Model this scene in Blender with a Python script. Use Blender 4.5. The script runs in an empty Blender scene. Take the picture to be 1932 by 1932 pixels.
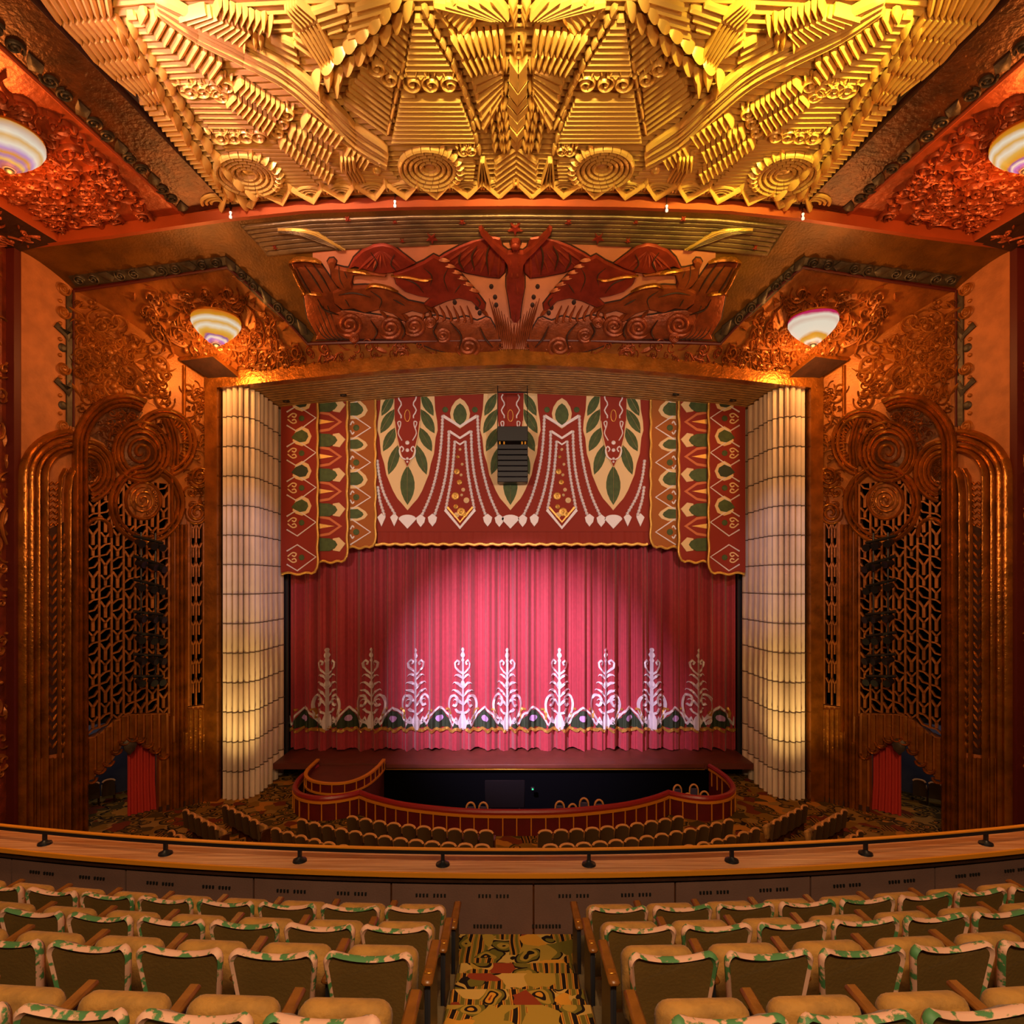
import bpy, math, random
from mathutils import Vector, Matrix
from mathutils.geometry import tessellate_polygon
random.seed(7)
sc = bpy.context.scene
COL = sc.collection
PI = math.pi

# ---------------------------------------------------------------- camera
F, CX, CY = 1150.0, 957.0, 1100.0          # focal length and principal point in pixels of a 1932 frame
CAM = Vector((-0.25, 0.0, 8.2))
cd = bpy.data.cameras.new('camera'); cam = bpy.data.objects.new('camera', cd); COL.objects.link(cam)
cam.location = CAM; cam.rotation_euler = (PI/2, 0, 0)
cd.sensor_fit = 'HORIZONTAL'; cd.sensor_width = 36.0; cd.lens = 36.0*F/1932.0
cd.shift_x = (966-CX)/1932.0; cd.shift_y = (CY-966)/1932.0
cd.clip_start = 0.05; cd.clip_end = 200
sc.camera = cam

# ---------------------------------------------------------------- world, exposure
w = bpy.data.worlds.new('world'); sc.world = w; w.use_nodes = True
w.node_tree.nodes['Background'].inputs[0].default_value = (1.0, 0.62, 0.36, 1)
w.node_tree.nodes['Background'].inputs[1].default_value = 0.05
sc.view_settings.view_transform = 'Standard'; sc.view_settings.look = 'None'
sc.view_settings.gamma = 1.0; sc.view_settings.use_curve_mapping = False
sc.view_settings.exposure = 0.0

# ---------------------------------------------------------------- lights
def aim(o, target):
    d = Vector(target) - o.location
    o.rotation_euler = d.to_track_quat('-Z', 'Y').to_euler()
def area(name, loc, target, size, power, color, size_y=None, spread=180):
    l = bpy.data.lights.new(name, 'AREA'); l.energy = power; l.color = color; l.size = size; l.spread = math.radians(spread)
    if size_y: l.shape = 'RECTANGLE'; l.size_y = size_y
    o = bpy.data.objects.new(name, l); COL.objects.link(o); o.location = loc; aim(o, target); return o
def spot(name, loc, target, angle, power, color, blend=0.6, radius=0.15):
    l = bpy.data.lights.new(name, 'SPOT'); l.energy = power; l.color = color
    l.spot_size = math.radians(angle); l.spot_blend = blend; l.shadow_soft_size = radius
    o = bpy.data.objects.new(name, l); COL.objects.link(o); o.location = loc; aim(o, target); return o
def point(name, loc, power, color, radius=0.1):
    l = bpy.data.lights.new(name, 'POINT'); l.energy = power; l.color = color; l.shadow_soft_size = radius
    o = bpy.data.objects.new(name, l); COL.objects.link(o); o.location = loc; return o
# cove lights at the near end of the ceiling canopy
area('canopy_cove_light_right', (6.0, 6.0, 18.5), (6.0, 16.0, 20.05), 4.0, 175, (1.0, 0.78, 0.14), 0.3, 24)
area('canopy_cove_light_left', (-6.0, 6.0, 18.5), (-6.0, 16.0, 20.05), 4.0, 135, (1.0, 0.68, 0.42), 0.3, 24)
area('canopy_cove_light_violet', (-8.6, 8.5, 17.0), (-7.0, 13.0, 19.6), 1.5, 60, (0.95, 0.45, 0.7), 0.5, 50)
area('canopy_cove_light_mid', (0.0, 6.0, 18.6), (0.0, 16.0, 20.15), 4.0, 140, (1.0, 0.72, 0.24), 0.3, 24)
# unseen fill added above and behind the camera to light the seat backs
area('balcony_fill', (0.0, -1.5, 13.0), (0.0, 4.2, 5.0), 3.5, 760, (1.0, 0.68, 0.36), 1.0)
# unseen area fills added to brighten the proscenium and side walls
area('wall_fill_left', (-6.0, 5.0, 13.0), (-13.0, 21.0, 11.0), 1.5, 900, (1.0, 0.52, 0.20), 1.0)
area('wall_fill_right', (6.0, 5.0, 13.0), (13.0, 21.0, 11.0), 1.5, 900, (1.0, 0.52, 0.20), 1.0)
# stage spots
spot('stage_spot', (-5.0, 10.0, 13.5), (0.5, 27.0, 3.6), 38, 46000, (1.0, 0.76, 1.0), 1.0, 0.2)
spot('valance_spot_left', (-7.0, 6.0, 12.0), (-1.2, 26.3, 12.6), 48, 3500, (1.0, 0.88, 0.78), 0.6, 0.12)
spot('valance_spot_right', (7.0, 6.0, 12.0), (1.2, 26.3, 12.6), 48, 3500, (1.0, 0.88, 0.78), 0.6, 0.12)
for s, nm in ((-1, 'left'), (1, 'right')):
    spot('column_uplight_'+nm, (s*9.3, 20.6, 0.25), (s*10.55, 23.3, 5.5), 75, 1100, (1.0, 0.66, 0.20), 1.0, 0.3)
    spot('column_wash_'+nm, (s*2.0, 10.0, 14.0), (s*10.4, 23.6, 9.0), 22, 2100, (0.90, 0.72, 1.0), 0.8, 0.15)

# ---------------------------------------------------------------- materials
def new_mat(name):
    m = bpy.data.materials.new(name); m.use_nodes = True
    nt = m.node_tree; return m, nt, nt.nodes['Principled BSDF']
def mat(name, col, rough=0.5, metal=0.0, bump=0.0, bscale=20.0, var=0.0, vscale=3.0, var2=None, spec=0.5, emit=None, estr=0.0, detail=4.0, sheen=0.0):
    m, nt, b = new_mat(name)
    b.inputs['Base Color'].default_value = (*col, 1); b.inputs['Roughness'].default_value = rough
    b.inputs['Metallic'].default_value = metal; b.inputs['Specular IOR Level'].default_value = spec
    if sheen: b.inputs['Sheen Weight'].default_value = sheen
    tc = nt.nodes.new('ShaderNodeTexCoord')
    if var > 0:
        n = nt.nodes.new('ShaderNodeTexNoise'); n.inputs['Scale'].default_value = vscale; n.inputs['Detail'].default_value = detail
        nt.links.new(tc.outputs['Object'], n.inputs['Vector'])
        r = nt.nodes.new('ShaderNodeValToRGB'); r.color_ramp.elements[0].position = 0.35; r.color_ramp.elements[1].position = 0.65
        c2 = var2 if var2 else tuple(c*(1-var) for c in col)
        r.color_ramp.elements[0].color = (*c2, 1); r.color_ramp.elements[1].color = (*col, 1)
        nt.links.new(n.outputs['Fac'], r.inputs['Fac']); nt.links.new(r.outputs['Color'], b.inputs['Base Color'])
    if bump > 0:
        n2 = nt.nodes.new('ShaderNodeTexNoise'); n2.inputs['Scale'].default_value = bscale; n2.inputs['Detail'].default_value = 5
        nt.links.new(tc.outputs['Object'], n2.inputs['Vector'])
        bp = nt.nodes.new('ShaderNodeBump'); bp.inputs['Strength'].default_value = bump; bp.inputs['Distance'].default_value = 0.05
        nt.links.new(n2.outputs['Fac'], bp.inputs['Height']); nt.links.new(bp.outputs['Normal'], b.inputs['Normal'])
    if emit:
        b.inputs['Emission Color'].default_value = (*emit, 1); b.inputs['Emission Strength'].default_value = estr
    return m
def hexc(h):
    def lin(c): return c/12.92 if c <= 0.04045 else ((c+0.055)/1.055)**2.4
    return tuple(lin(int(h[i:i+2], 16)/255) for i in (0, 2, 4))
M = {}
M['gold'] = mat('antique_gold', hexc('b06c24'), 0.26, 0.7, 0.35, 9, 0.45, 2.2)
M['goldflat'] = mat('gold_leaf_plaster', hexc('a05e1c'), 0.46, 0.3, 0.3, 14, 0.35, 1.2)
M['bronze'] = mat('bronze_relief', hexc('a8642a'), 0.38, 0.45, 0.4, 7, 0.4, 2.0)
M['mural'] = mat('mural_russet', hexc('9a4a24'), 0.42, 0.45, 0.4, 10, 0.4, 3.0)
M['muralred'] = mat('mural_red', hexc('963420'), 0.42, 0.4, 0.4, 10, 0.35, 3.0)
M['pink'] = mat('mural_pink_ground', hexc('c97a58'), 0.7, 0.0, 0.15, 12, 0.2, 1.5)
M['sky'] = mat('mural_taupe_sky', hexc('7a5c3c'), 0.45, 0.35, 0.3, 10, 0.5, 1.6)
M['board'] = mat('dark_gold_board', hexc('74480f'), 0.5, 0.35, 0.3, 14, 0.4, 1.6)
M['lip'] = mat('orange_lip', hexc('a84a20'), 0.5, 0.2, 0.1, 10, 0.2, 1.0)
M['darkbrown'] = mat('dark_brown_band', hexc('643612'), 0.4, 0.45, 0.5, 9, 0.55, 2.5)
M['redline'] = mat('maroon_line', hexc('521610'), 0.5, 0.1)
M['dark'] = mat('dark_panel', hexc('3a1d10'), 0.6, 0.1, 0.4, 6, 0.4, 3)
M['iron'] = mat('blackened_fretwork', hexc('4b4034'), 0.5, 0.35, 0.3, 8, 0.4, 4)
M['pilaster'] = mat('brown_pilaster', hexc('b06c3c'), 0.65, 0.05, 0.3, 16, 0.25, 2.5)
M['sidewall'] = mat('red_brown_side_wall', hexc('8a3a1e'), 0.45, 0.3, 0.9, 3.0, 0.6, 2.4)
M['black'] = mat('matt_black', (0.004, 0.0035, 0.003), 0.6)
M['blackmetal'] = mat('black_metal', (0.012, 0.012, 0.016), 0.4, 0.4)
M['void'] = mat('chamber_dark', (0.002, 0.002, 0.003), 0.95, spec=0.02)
M['canopy'] = mat('canopy_gold_leaf', hexc('dcb262'), 0.34, 0.3, 0.05, 30)
M['canopyback'] = mat('canopy_backing', hexc('4c3a22'), 0.8)
M['curtain'] = mat('crimson_curtain_velvet', hexc('9c2438'), 0.7, 0.0, 0.25, 40, 0.15, 6, sheen=0.2)
M['redcloth'] = mat('valance_red', hexc('842010'), 0.8, 0.0, 0.15, 60)
M['ambercloth'] = mat('drape_amber', hexc('96521a'), 0.8, 0.0, 0.15, 60)
M['silver'] = mat('silver_applique', hexc('d4ccd8'), 0.4, 0.12, 0.3, 30)
M['cream'] = mat('cream_applique', hexc('d8b98c'), 0.6, 0.0, 0.2, 40)
M['gilt'] = mat('gilt_braid', hexc('cfa050'), 0.35, 0.6, 0.3, 30)
M['green'] = mat('leaf_green_cloth', hexc('46582e'), 0.7, 0.0, 0.3, 40, 0.35, 5)
M['darkgreen'] = mat('dark_green_cloth', hexc('263422'), 0.7)
M['violet'] = mat('lilac_applique', hexc('b08cc8'), 0.5)
M['peach'] = mat('peach_applique', hexc('c06a40'), 0.7)
M['flute'] = mat('ivory_fluted_gauze', hexc('d8c4b2'), 0.55, 0.0, 0.08, 12, 0.12, 1.2)
M['seam'] = mat('column_seam', hexc('5a4a40'), 0.7)
M['stagewood'] = mat('stage_boards', hexc('5e281e'), 0.5, 0.0, 0.1, 8, 0.2, 2)
M['maroonwood'] = mat('maroon_panel', hexc('5e1514'), 0.4, 0.0, 0.1, 10, 0.2, 2)
M['ledgeline'] = mat('gilt_ledge_edge', hexc('d88a24'), 0.4, 0.2)
M['brass'] = mat('brass', hexc('c98e34'), 0.32, 0.85)
M['parapet'] = mat('parapet_felt', hexc('6c4c42'), 0.9, 0.0, 0.1, 60, 0.12, 3)
M['dust'] = mat('aisle_edge_felt', hexc('6e5c40'), 0.9, 0.0, 0.2, 50, 0.2, 6)
M['seatback'] = mat('seat_back_olive', hexc('64491e'), 0.6, 0.0, 0.1, 50, 0.15, 4)
M['velvet'] = mat('seat_velvet_tan', hexc('b07c36'), 0.8, 0.0, 0.25, 22, 0.45, 6, sheen=0.08, var2=hexc('7a5526'))
M['arm'] = mat('armrest_wood', hexc('7e4a18'), 0.35, 0.0, 0.1, 20, 0.3, 9)
M['steel'] = mat('stanchion_steel', hexc('34343c'), 0.45, 0.5)
M['doorwall'] = mat('passage_wall', hexc('3c3a44'), 0.8)
M['doorred'] = mat('doorway_curtain_red', hexc('b02c22'), 0.75, 0.0, 0.15, 40)
M['orchtrim'] = mat('orchestra_seat_trim', hexc('c88c50'), 0.6, 0.0, 0.1, 30)
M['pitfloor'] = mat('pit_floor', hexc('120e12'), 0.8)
M['soffit'] = mat('ochre_fluted_plaster', hexc('b8864a'), 0.5, 0.2, 0.5, 8, 0.4, 3)
M['violetdark'] = mat('pit_chair_pad', hexc('3a3458'), 0.6)
M['redpad'] = mat('red_padded_rail', hexc('8a1e22'), 0.35, 0.0, 0.1, 20)
M['stallback'] = mat('stall_back_brown', hexc('4a3418'), 0.6)
M['pitscreen'] = mat('pit_screen_dark', hexc('151116'), 0.8, spec=0.1)
M['canopyground'] = mat('canopy_ground', hexc('33221c'), 0.7, 0.1)
M['bronze2'] = mat('red_bronze_relief', hexc('a8502a'), 0.40, 0.4, 0.4, 7, 0.35, 2.0)
M['ledwhite'] = mat('pendant_glass', (0.9, 0.88, 0.82), 0.2, emit=(1, 0.93, 0.8), estr=0.7)
M['ledgreen'] = mat('green_indicator', (0.02, 0.5, 0.2), 0.4, emit=(0.05, 0.9, 0.35), estr=0.8)

def wood_ledge():
    m, nt, b = new_mat('polished_ledge_wood')
    tc = nt.nodes.new('ShaderNodeTexCoord'); n = nt.nodes.new('ShaderNodeTexNoise')
    mp = nt.nodes.new('ShaderNodeMapping'); mp.inputs['Scale'].default_value = (0.4, 14, 1)
    n.inputs['Scale'].default_value = 3; n.inputs['Detail'].default_value = 5
    nt.links.new(tc.outputs['Object'], mp.inputs['Vector']); nt.links.new(mp.outputs['Vector'], n.inputs['Vector'])
    r = nt.nodes.new('ShaderNodeValToRGB'); r.color_ramp.elements[0].position = 0.3; r.color_ramp.elements[1].position = 0.7
    r.color_ramp.elements[0].color = (*hexc('a0643e'), 1); r.color_ramp.elements[1].color = (*hexc('d09a72'), 1)
    nt.links.new(n.outputs['Fac'], r.inputs['Fac']); nt.links.new(r.outputs['Color'], b.inputs['Base Color'])
    b.inputs['Roughness'].default_value = 0.24
    return m
M['ledge'] = wood_ledge()

def carpet(name, scale, cols, dim=1.0, cut=0.62):
    """woven print: warped cells with rings, crossed by stripes"""
    m, nt, b = new_mat(name); L = nt.links.new; N = nt.nodes.new
    tc = N('ShaderNodeTexCoord'); mp = N('ShaderNodeMapping'); mp.inputs['Scale'].default_value = (scale,)*3
    L(tc.outputs['Object'], mp.inputs['Vector'])
    ns = N('ShaderNodeTexNoise'); ns.inputs['Scale'].default_value = 0.9; ns.inputs['Detail'].default_value = 1
    L(mp.outputs['Vector'], ns.inputs['Vector'])
    mx = N('ShaderNodeMix'); mx.data_type = 'RGBA'; mx.blend_type = 'ADD'; mx.inputs[0].default_value = 0.9
    L(mp.outputs['Vector'], mx.inputs[6]); L(ns.outputs['Color'], mx.inputs[7])
    vo = N('ShaderNodeTexVoronoi'); vo.inputs['Scale'].default_value = 1.0; L(mx.outputs[2], vo.inputs['Vector'])
    def ramp(src, stops):
        r = N('ShaderNodeValToRGB'); r.color_ramp.interpolation = 'CONSTANT'
        e = r.color_ramp.elements
        while len(e) < len(stops): e.new(0.5)
        for i, (p, c) in enumerate(stops): e[i].position = p; e[i].color = (*[x*dim for x in c], 1)
        L(src, r.inputs['Fac']); return r.outputs['Color']
    sep = N('ShaderNodeSeparateColor'); L(vo.outputs['Color'], sep.inputs['Color'])
    base = ramp(sep.outputs['Red'], [(0, cols[0]), (0.30, cols[1]), (0.50, cols[2]), (0.64, cols[5]), (0.8, cols[4])])
    rings = ramp(vo.outputs['Distance'], [(0, cols[4]), (0.10, cols[1]), (0.20, cols[3]), (0.30, cols[0]), (0.44, cols[2]), (0.58, cols[3]), (0.68, cols[5])])
    wv = N('ShaderNodeTexWave'); wv.inputs['Scale'].default_value = 0.55; wv.inputs['Distortion'].default_value = 3.5; wv.inputs['Detail'].default_value = 1
    wv.inputs['Detail Scale'].default_value = 0.6
    L(mp.outputs['Vector'], wv.inputs['Vector'])
    stripes = ramp(wv.outputs['Fac'], [(0, cols[3]), (0.2, cols[1]), (0.45, cols[4]), (0.6, cols[0]), (0.82, cols[2])])
    s1 = N('ShaderNodeMath'); s1.operation = 'GREATER_THAN'; s1.inputs[1].default_value = 0.55; L(sep.outputs['Green'], s1.inputs[0])
    s2 = N('ShaderNodeMath'); s2.operation = 'GREATER_THAN'; s2.inputs[1].default_value = cut; L(sep.outputs['Blue'], s2.inputs[0])
    m1 = N('ShaderNodeMix'); m1.data_type = 'RGBA'; L(s1.outputs[0], m1.inputs[0]); L(base, m1.inputs[6]); L(rings, m1.inputs[7])
    m2 = N('ShaderNodeMix'); m2.data_type = 'RGBA'; L(s2.outputs[0], m2.inputs[0]); L(m1.outputs[2], m2.inputs[6]); L(stripes, m2.inputs[7])
    L(m2.outputs[2], b.inputs['Base Color']); b.inputs['Roughness'].default_value = 0.95; b.inputs['Specular IOR Level'].default_value = 0.1
    return m
CC = [hexc('a88434'), hexc('cc8a2e'), hexc('6e6026'), hexc('221816'), hexc('8a3820'), hexc('c49a50')]
M['carpet'] = carpet('aisle_carpet_print', 5.5, CC)
CD = [hexc('7a5a20'), hexc('a8702a'), hexc('4a3a1a'), hexc('1e1410'), hexc('6a3018'), hexc('8a6a34')]
M['orchcarpet'] = carpet('orchestra_carpet_print', 2.6, CD, 0.95, 0.95)

def trim_mat():
    m, nt, b = new_mat('seat_trim_pink_green'); L = nt.links.new
    tc = nt.nodes.new('ShaderNodeTexCoord'); n = nt.nodes.new('ShaderNodeTexNoise'); n.inputs['Scale'].default_value = 15; n.inputs['Detail'].default_value = 3
    oi = nt.nodes.new('ShaderNodeObjectInfo'); ad = nt.nodes.new('ShaderNodeVectorMath'); ad.operation = 'ADD'
    cm = nt.nodes.new('ShaderNodeMath'); cm.operation = 'MULTIPLY'; cm.inputs[1].default_value = 40
    L(oi.outputs['Random'], cm.inputs[0]); L(tc.outputs['Object'], ad.inputs[0]); L(cm.outputs[0], ad.inputs[1]); L(ad.outputs[0], n.inputs['Vector'])
    r = nt.nodes.new('ShaderNodeValToRGB'); r.color_ramp.interpolation = 'CONSTANT'; e = r.color_ramp.elements
    e[0].color = (*hexc('4a7a48'), 1); e[1].position = 0.455; e[1].color = (*hexc('a08a64'), 1); x = e.new(0.49); x.color = (*hexc('d8a48c'), 1)
    L(n.outputs['Fac'], r.inputs['Fac']); L(r.outputs['Color'], b.inputs['Base Color']); b.inputs['Roughness'].default_value = 0.6
    return m
M['trim'] = trim_mat()

# ---------------------------------------------------------------- mesh helpers
ORG = {}                                   # world origin of every built object
class MB:
    def __init__(s): s.v = []; s.f = []; s.m = []
    def add(s, vs, fs, mi=0):
        o = len(s.v); s.v.extend([tuple(v) for v in vs]); s.f.extend([tuple(i+o for i in f) for f in fs]); s.m.extend([mi]*len(fs)); return s
    def merge(s, b, mi=None):
        o = len(s.v); s.v.extend(b.v); s.f.extend([tuple(i+o for i in f) for f in b.f]); s.m.extend(b.m if mi is None else [mi]*len(b.f))
    def mesh(s, name, mats, sx=1, off=(0, 0, 0), angle=40):
        me = bpy.data.meshes.new(name)
        vs = [(sx*v[0]-off[0], v[1]-off[1], v[2]-off[2]) for v in s.v]
        fs = s.f if sx > 0 else [tuple(reversed(f)) for f in s.f]
        me.from_pydata(vs, [], fs)
        for k in (mats if isinstance(mats, (list, tuple)) else [mats]): me.materials.append(M[k] if isinstance(k, str) else k)
        if isinstance(mats, (list, tuple)) and len(mats) > 1: me.polygons.foreach_set('material_index', s.m)
        me.polygons.foreach_set('use_smooth', [True]*len(fs)); me.set_sharp_from_angle(angle=math.radians(angle)); me.update()
        return me
    def build(s, name, mats, parent=None, sx=1, angle=40, local=False):
        off = (0, 0, 0)
        if parent is not None and not local: off = ORG.get(parent.name, (0, 0, 0))
        me = s.mesh(name, mats, sx, off, angle)
        o = bpy.data.objects.new(name, me); COL.objects.link(o); ORG[o.name] = off
        if parent is not None: o.parent = parent
        return o
def thing(name, label, cat, loc=(0, 0, 0), group=None, rz=0.0):
    o = bpy.data.objects.new(name, None); COL.objects.link(o); o.location = loc; o.rotation_euler = (0, 0, rz)
    o.empty_display_size = 0.2; o['label'] = label; o['category'] = cat; ORG[o.name] = tuple(loc)
    if group: o['group'] = group
    return o
def tag(o, label, cat, group=None):
    o['label'] = label; o['category'] = cat
    if group: o['group'] = group
    return o
def single(mb, name, mats, label, cat, group=None, sx=1, angle=40):
    """one-mesh thing with its origin at its base"""
    xs = [sx*v[0] for v in mb.v]; ys = [v[1] for v in mb.v]; zs = [v[2] for v in mb.v]
    b = ((min(xs)+max(xs))/2, (min(ys)+max(ys))/2, min(zs))
    me = mb.mesh(name, mats, sx, b, angle); o = bpy.data.objects.new(name, me); COL.objects.link(o); o.location = b; ORG[o.name] = b
    return tag(o, label, cat, group)
def struct(mb, name, mats, label=None, sx=1, angle=40):
    o = mb.build(name, mats, None, sx, angle); o['kind'] = 'structure'
    if label: o['label'] = label
    return o
class Pieces:
    """alike pieces of one thing: the largest become parts, the rest one joined part"""
    def __init__(s, name, mats, parent, limit=290): s.n = name; s.mats = mats; s.p = parent; s.l = []; s.lim = limit
    def add(s, mb, size=1.0, sx=1):
        if sx < 0:
            mb2 = MB(); mb2.v = [(-v[0], v[1], v[2]) for v in mb.v]; mb2.f = [tuple(reversed(f)) for f in mb.f]; mb2.m = list(mb.m); mb = mb2
        s.l.append((size, mb))
    def flush(s):
        s.l.sort(key=lambda t: -t[0])
        for z, mb in s.l[:s.lim]: mb.build(s.n, s.mats, s.p)
        if len(s.l) > s.lim:
            j = MB()
            for z, mb in s.l[s.lim:]: j.merge(mb)
            o = j.build(s.n, s.mats, s.p); o['kind'] = 'stuff'

def ray(px, py): return Vector(((px-CX)/F, 1.0, -(py-CY)/F))
def P(px, py, d): return CAM + ray(px, py)*d
def interp(tab, x):
    x = abs(x)
    if x <= tab[0][0]: return tab[0][1]
    for (a, fa), (b, fb) in zip(tab, tab[1:]):
        if x <= b: return fa+(fb-fa)*(x-a)/(b-a)
    (a, fa), (b, fb) = tab[-2], tab[-1]
    return fb+(fb-fa)/(b-a)*(x-b)
def box(mb, c, s, rz=0.0, mi=0, rot=None):
    R = rot if rot else Matrix.Rotation(rz, 3, 'Z'); c = Vector(c)
    vs = [c+R@Vector((x*s[0]/2, y*s[1]/2, z*s[2]/2)) for x in (-1, 1) for y in (-1, 1) for z in (-1, 1)]
    mb.add(vs, [(0, 1, 3, 2), (4, 6, 7, 5), (0, 4, 5, 1), (2, 3, 7, 6), (0, 2, 6, 4), (1, 5, 7, 3)], mi); return mb
def rbox(mb, c, s, b=0.01, rz=0.0, mi=0, rot=None):
    """box with chamfered edges"""
    R = rot if rot else Matrix.Rotation(rz, 3, 'Z'); c = Vector(c); h = Vector(s)/2; b = min(b, min(h)*0.9)
    vs = []; idx = {}
    for sx in (-1, 1):
        for sy in (-1, 1):
            for sz in (-1, 1):
                for k in range(3):
                    q = [sx*(h.x-b), sy*(h.y-b), sz*(h.z-b)]; q[k] = (sx, sy, sz)[k]*h[k]
                    idx[(sx, sy, sz, k)] = len(vs); vs.append(c+R@Vector(q))
    fs = []
    def orient(f):
        p = [vs[i] for i in f]; n = (p[1]-p[0]).cross(p[2]-p[0]); m = sum(p, Vector())/len(p)
        fs.append(f if n.dot(m-c) > 0 else tuple(reversed(f)))
    for k in range(3):
        a, d = [i for i in range(3) if i != k]
        for sk in (-1, 1):
            f = []
            for (u, v) in ((-1, -1), (1, -1), (1, 1), (-1, 1)):
                t = [0, 0, 0]; t[k] = sk; t[a] = u; t[d] = v; f.append(idx[(*t, k)])
            orient(tuple(f))
    for k in range(3):
        a, d = [i for i in range(3) if i != k]
        for u in (-1, 1):
            for v in (-1, 1):
                t0 = [0, 0, 0]; t1 = [0, 0, 0]; t0[k] = -1; t1[k] = 1
                for t in (t0, t1): t[a] = u; t[d] = v
                orient((idx[(*t0, a)], idx[(*t1, a)], idx[(*t1, d)], idx[(*t0, d)]))
    for sx in (-1, 1):
        for sy in (-1, 1):
            for sz in (-1, 1): orient(tuple(idx[(sx, sy, sz, k)] for k in range(3)))
    mb.add(vs, fs, mi); return mb
def tube(mb, pts, r, seg=8, mi=0, caps=True):
    pts = [Vector(p) for p in pts]; n = len(pts); rs = r if isinstance(r, (list, tuple)) else [r]*n
    t0 = (pts[1]-pts[0]).normalized(); up = Vector((0, 0, 1)) if abs(t0.z) < 0.9 else Vector((1, 0, 0))
    x = t0.cross(up).normalized(); vs = []
    for i, p in enumerate(pts):
        t = ((pts[min(i+1, n-1)]-pts[max(i-1, 0)])).normalized()
        x = (x-t*x.dot(t)).normalized(); y = t.cross(x)
        for k in range(seg):
            a = 2*PI*k/seg; vs.append(p+(x*math.cos(a)+y*math.sin(a))*rs[i])
    fs = [(i*seg+k, i*seg+(k+1) % seg, (i+1)*seg+(k+1) % seg, (i+1)*seg+k) for i in range(n-1) for k in range(seg)]
    if caps: fs += [tuple(reversed(range(seg))), tuple(range((n-1)*seg, n*seg))]
    mb.add(vs, fs, mi); return mb
def lathe(mb, c, prof, seg=24, mi=0, axis=Vector((0, 0, 1))):
    """prof: (radius, z) along the axis"""
    c = Vector(c); q = Vector((0, 0, 1)).rotation_difference(axis); vs = []
    for r, z in prof:
        for k in range(seg):
            a = 2*PI*k/seg; vs.append(c+q@Vector((r*math.cos(a), r*math.sin(a), z)))
    n = len(prof)
    fs = [(i*seg+k, i*seg+(k+1) % seg, (i+1)*seg+(k+1) % seg, (i+1)*seg+k) for i in range(n-1) for k in range(seg)]
    if prof[0][0] > 1e-4: fs.append(tuple(reversed(range(seg))))
    if prof[-1][0] > 1e-4: fs.append(tuple(range((n-1)*seg, n*seg)))
    mb.add(vs, fs, mi); return mb
def prism(mb, poly, z0, z1, mi=0):
    """vertical prism over a plan polygon (counter-clockwise)"""
    n = len(poly); a = sum(poly[i][0]*poly[(i+1) % n][1]-poly[(i+1) % n][0]*poly[i][1] for i in range(n))
    if a < 0: poly = list(reversed(poly))
    vs = [(x, y, z0) for x, y in poly]+[(x, y, z1) for x, y in poly]
    fs = [tuple(reversed(range(n))), tuple(range(n, 2*n))]+[(i, (i+1) % n, n+(i+1) % n, n+i) for i in range(n)]
    mb.add(vs, fs, mi); return mb

# ---------------------------------------------------------------- surfaces that carry relief
class Plane:
    def __init__(s, o, e1, e2): s.o = Vector(o); s.e1 = Vector(e1).normalized(); s.e2 = Vector(e2).normalized(); s.n = s.e1.cross(s.e2)
    def uv(s, px, py):
        r = ray(px, py); t = (s.o-CAM).dot(s.n)/r.dot(s.n); p = CAM+r*t-s.o; return (p.dot(s.e1), p.dot(s.e2))
    def pt(s, a, b, h=0.0): return s.o+s.e1*a+s.e2*b+s.n*h
class Height:
    """a ceiling z = f(x, y) seen from below; relief grows downward"""
    def __init__(s, f, d0, d1): s.f = f; s.d0 = d0; s.d1 = d1
    def uv(s, px, py):
        r = ray(px, py); a, b = s.d0, s.d1
        for _ in range(40):
            m = (a+b)/2; p = CAM+r*m
            if p.z < s.f(p.x, p.y): a = m
            else: b = m
        p = CAM+r*a; return (p.x, p.y)
    def pt(s, a, b, h=0.0):
        e = 0.05; z = s.f(a, b); nx = (s.f(a+e, b)-s.f(a-e, b))/(2*e); ny = (s.f(a, b+e)-s.f(a, b-e))/(2*e)
        n = Vector((nx, ny, -1)).normalized(); return Vector((a, b, z))+n*h
def U(S, pts): return [S.uv(*p) for p in pts]
def V2(p): return Vector((p[0], p[1]))
def resample(pts, step):
    out = [V2(pts[0])]
    for a, b in zip(pts, pts[1:]):
        a, b = V2(a), V2(b); n = max(1, int(math.ceil((b-a).length/step)))
        out += [a+(b-a)*(k/n) for k in range(1, n+1)]
    return out
def smooth(pts, k=4):
    """Catmull-Rom through the points"""
    P_ = [V2(p) for p in pts]; P_ = [P_[0]*2-P_[1]]+P_+[P_[-1]*2-P_[-2]]; out = []
    for i in range(1, len(P_)-2):
        p0, p1, p2, p3 = P_[i-1:i+3]
        for j in range(k):
            t = j/k; out.append(0.5*((2*p1)+(p2-p0)*t+(2*p0-5*p1+4*p2-p3)*t*t+(3*p1-p0-3*p2+p3)*t**3))
    out.append(P_[-2]); return out
def area2(poly): return sum(poly[i][0]*poly[(i+1) % len(poly)][1]-poly[(i+1) % len(poly)][0]*poly[i][1] for i in range(len(poly)))/2
def inset(poly, d):
    n = len(poly); out = []; s = 1 if area2(poly) > 0 else -1
    for i in range(n):
        a, b, c = V2(poly[i-1]), V2(poly[i]), V2(poly[(i+1) % n]); e1 = (b-a); e2 = (c-b)
        if e1.length < 1e-9 or e2.length < 1e-9: out.append(b); continue
        e1.normalize(); e2.normalize(); n1 = Vector((-e1.y, e1.x))*s; n2 = Vector((-e2.y, e2.x))*s; m = n1+n2
        if m.length < 0.3: m = n1
        m.normalize(); k = d/max(0.45, m.dot(n1)); out.append(b+m*k)
    return out
FLIP = {}
def flipped(S):
    """True when (a, b) runs clockwise seen from the relief side"""
    if isinstance(S, Height): return True
    return False
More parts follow.
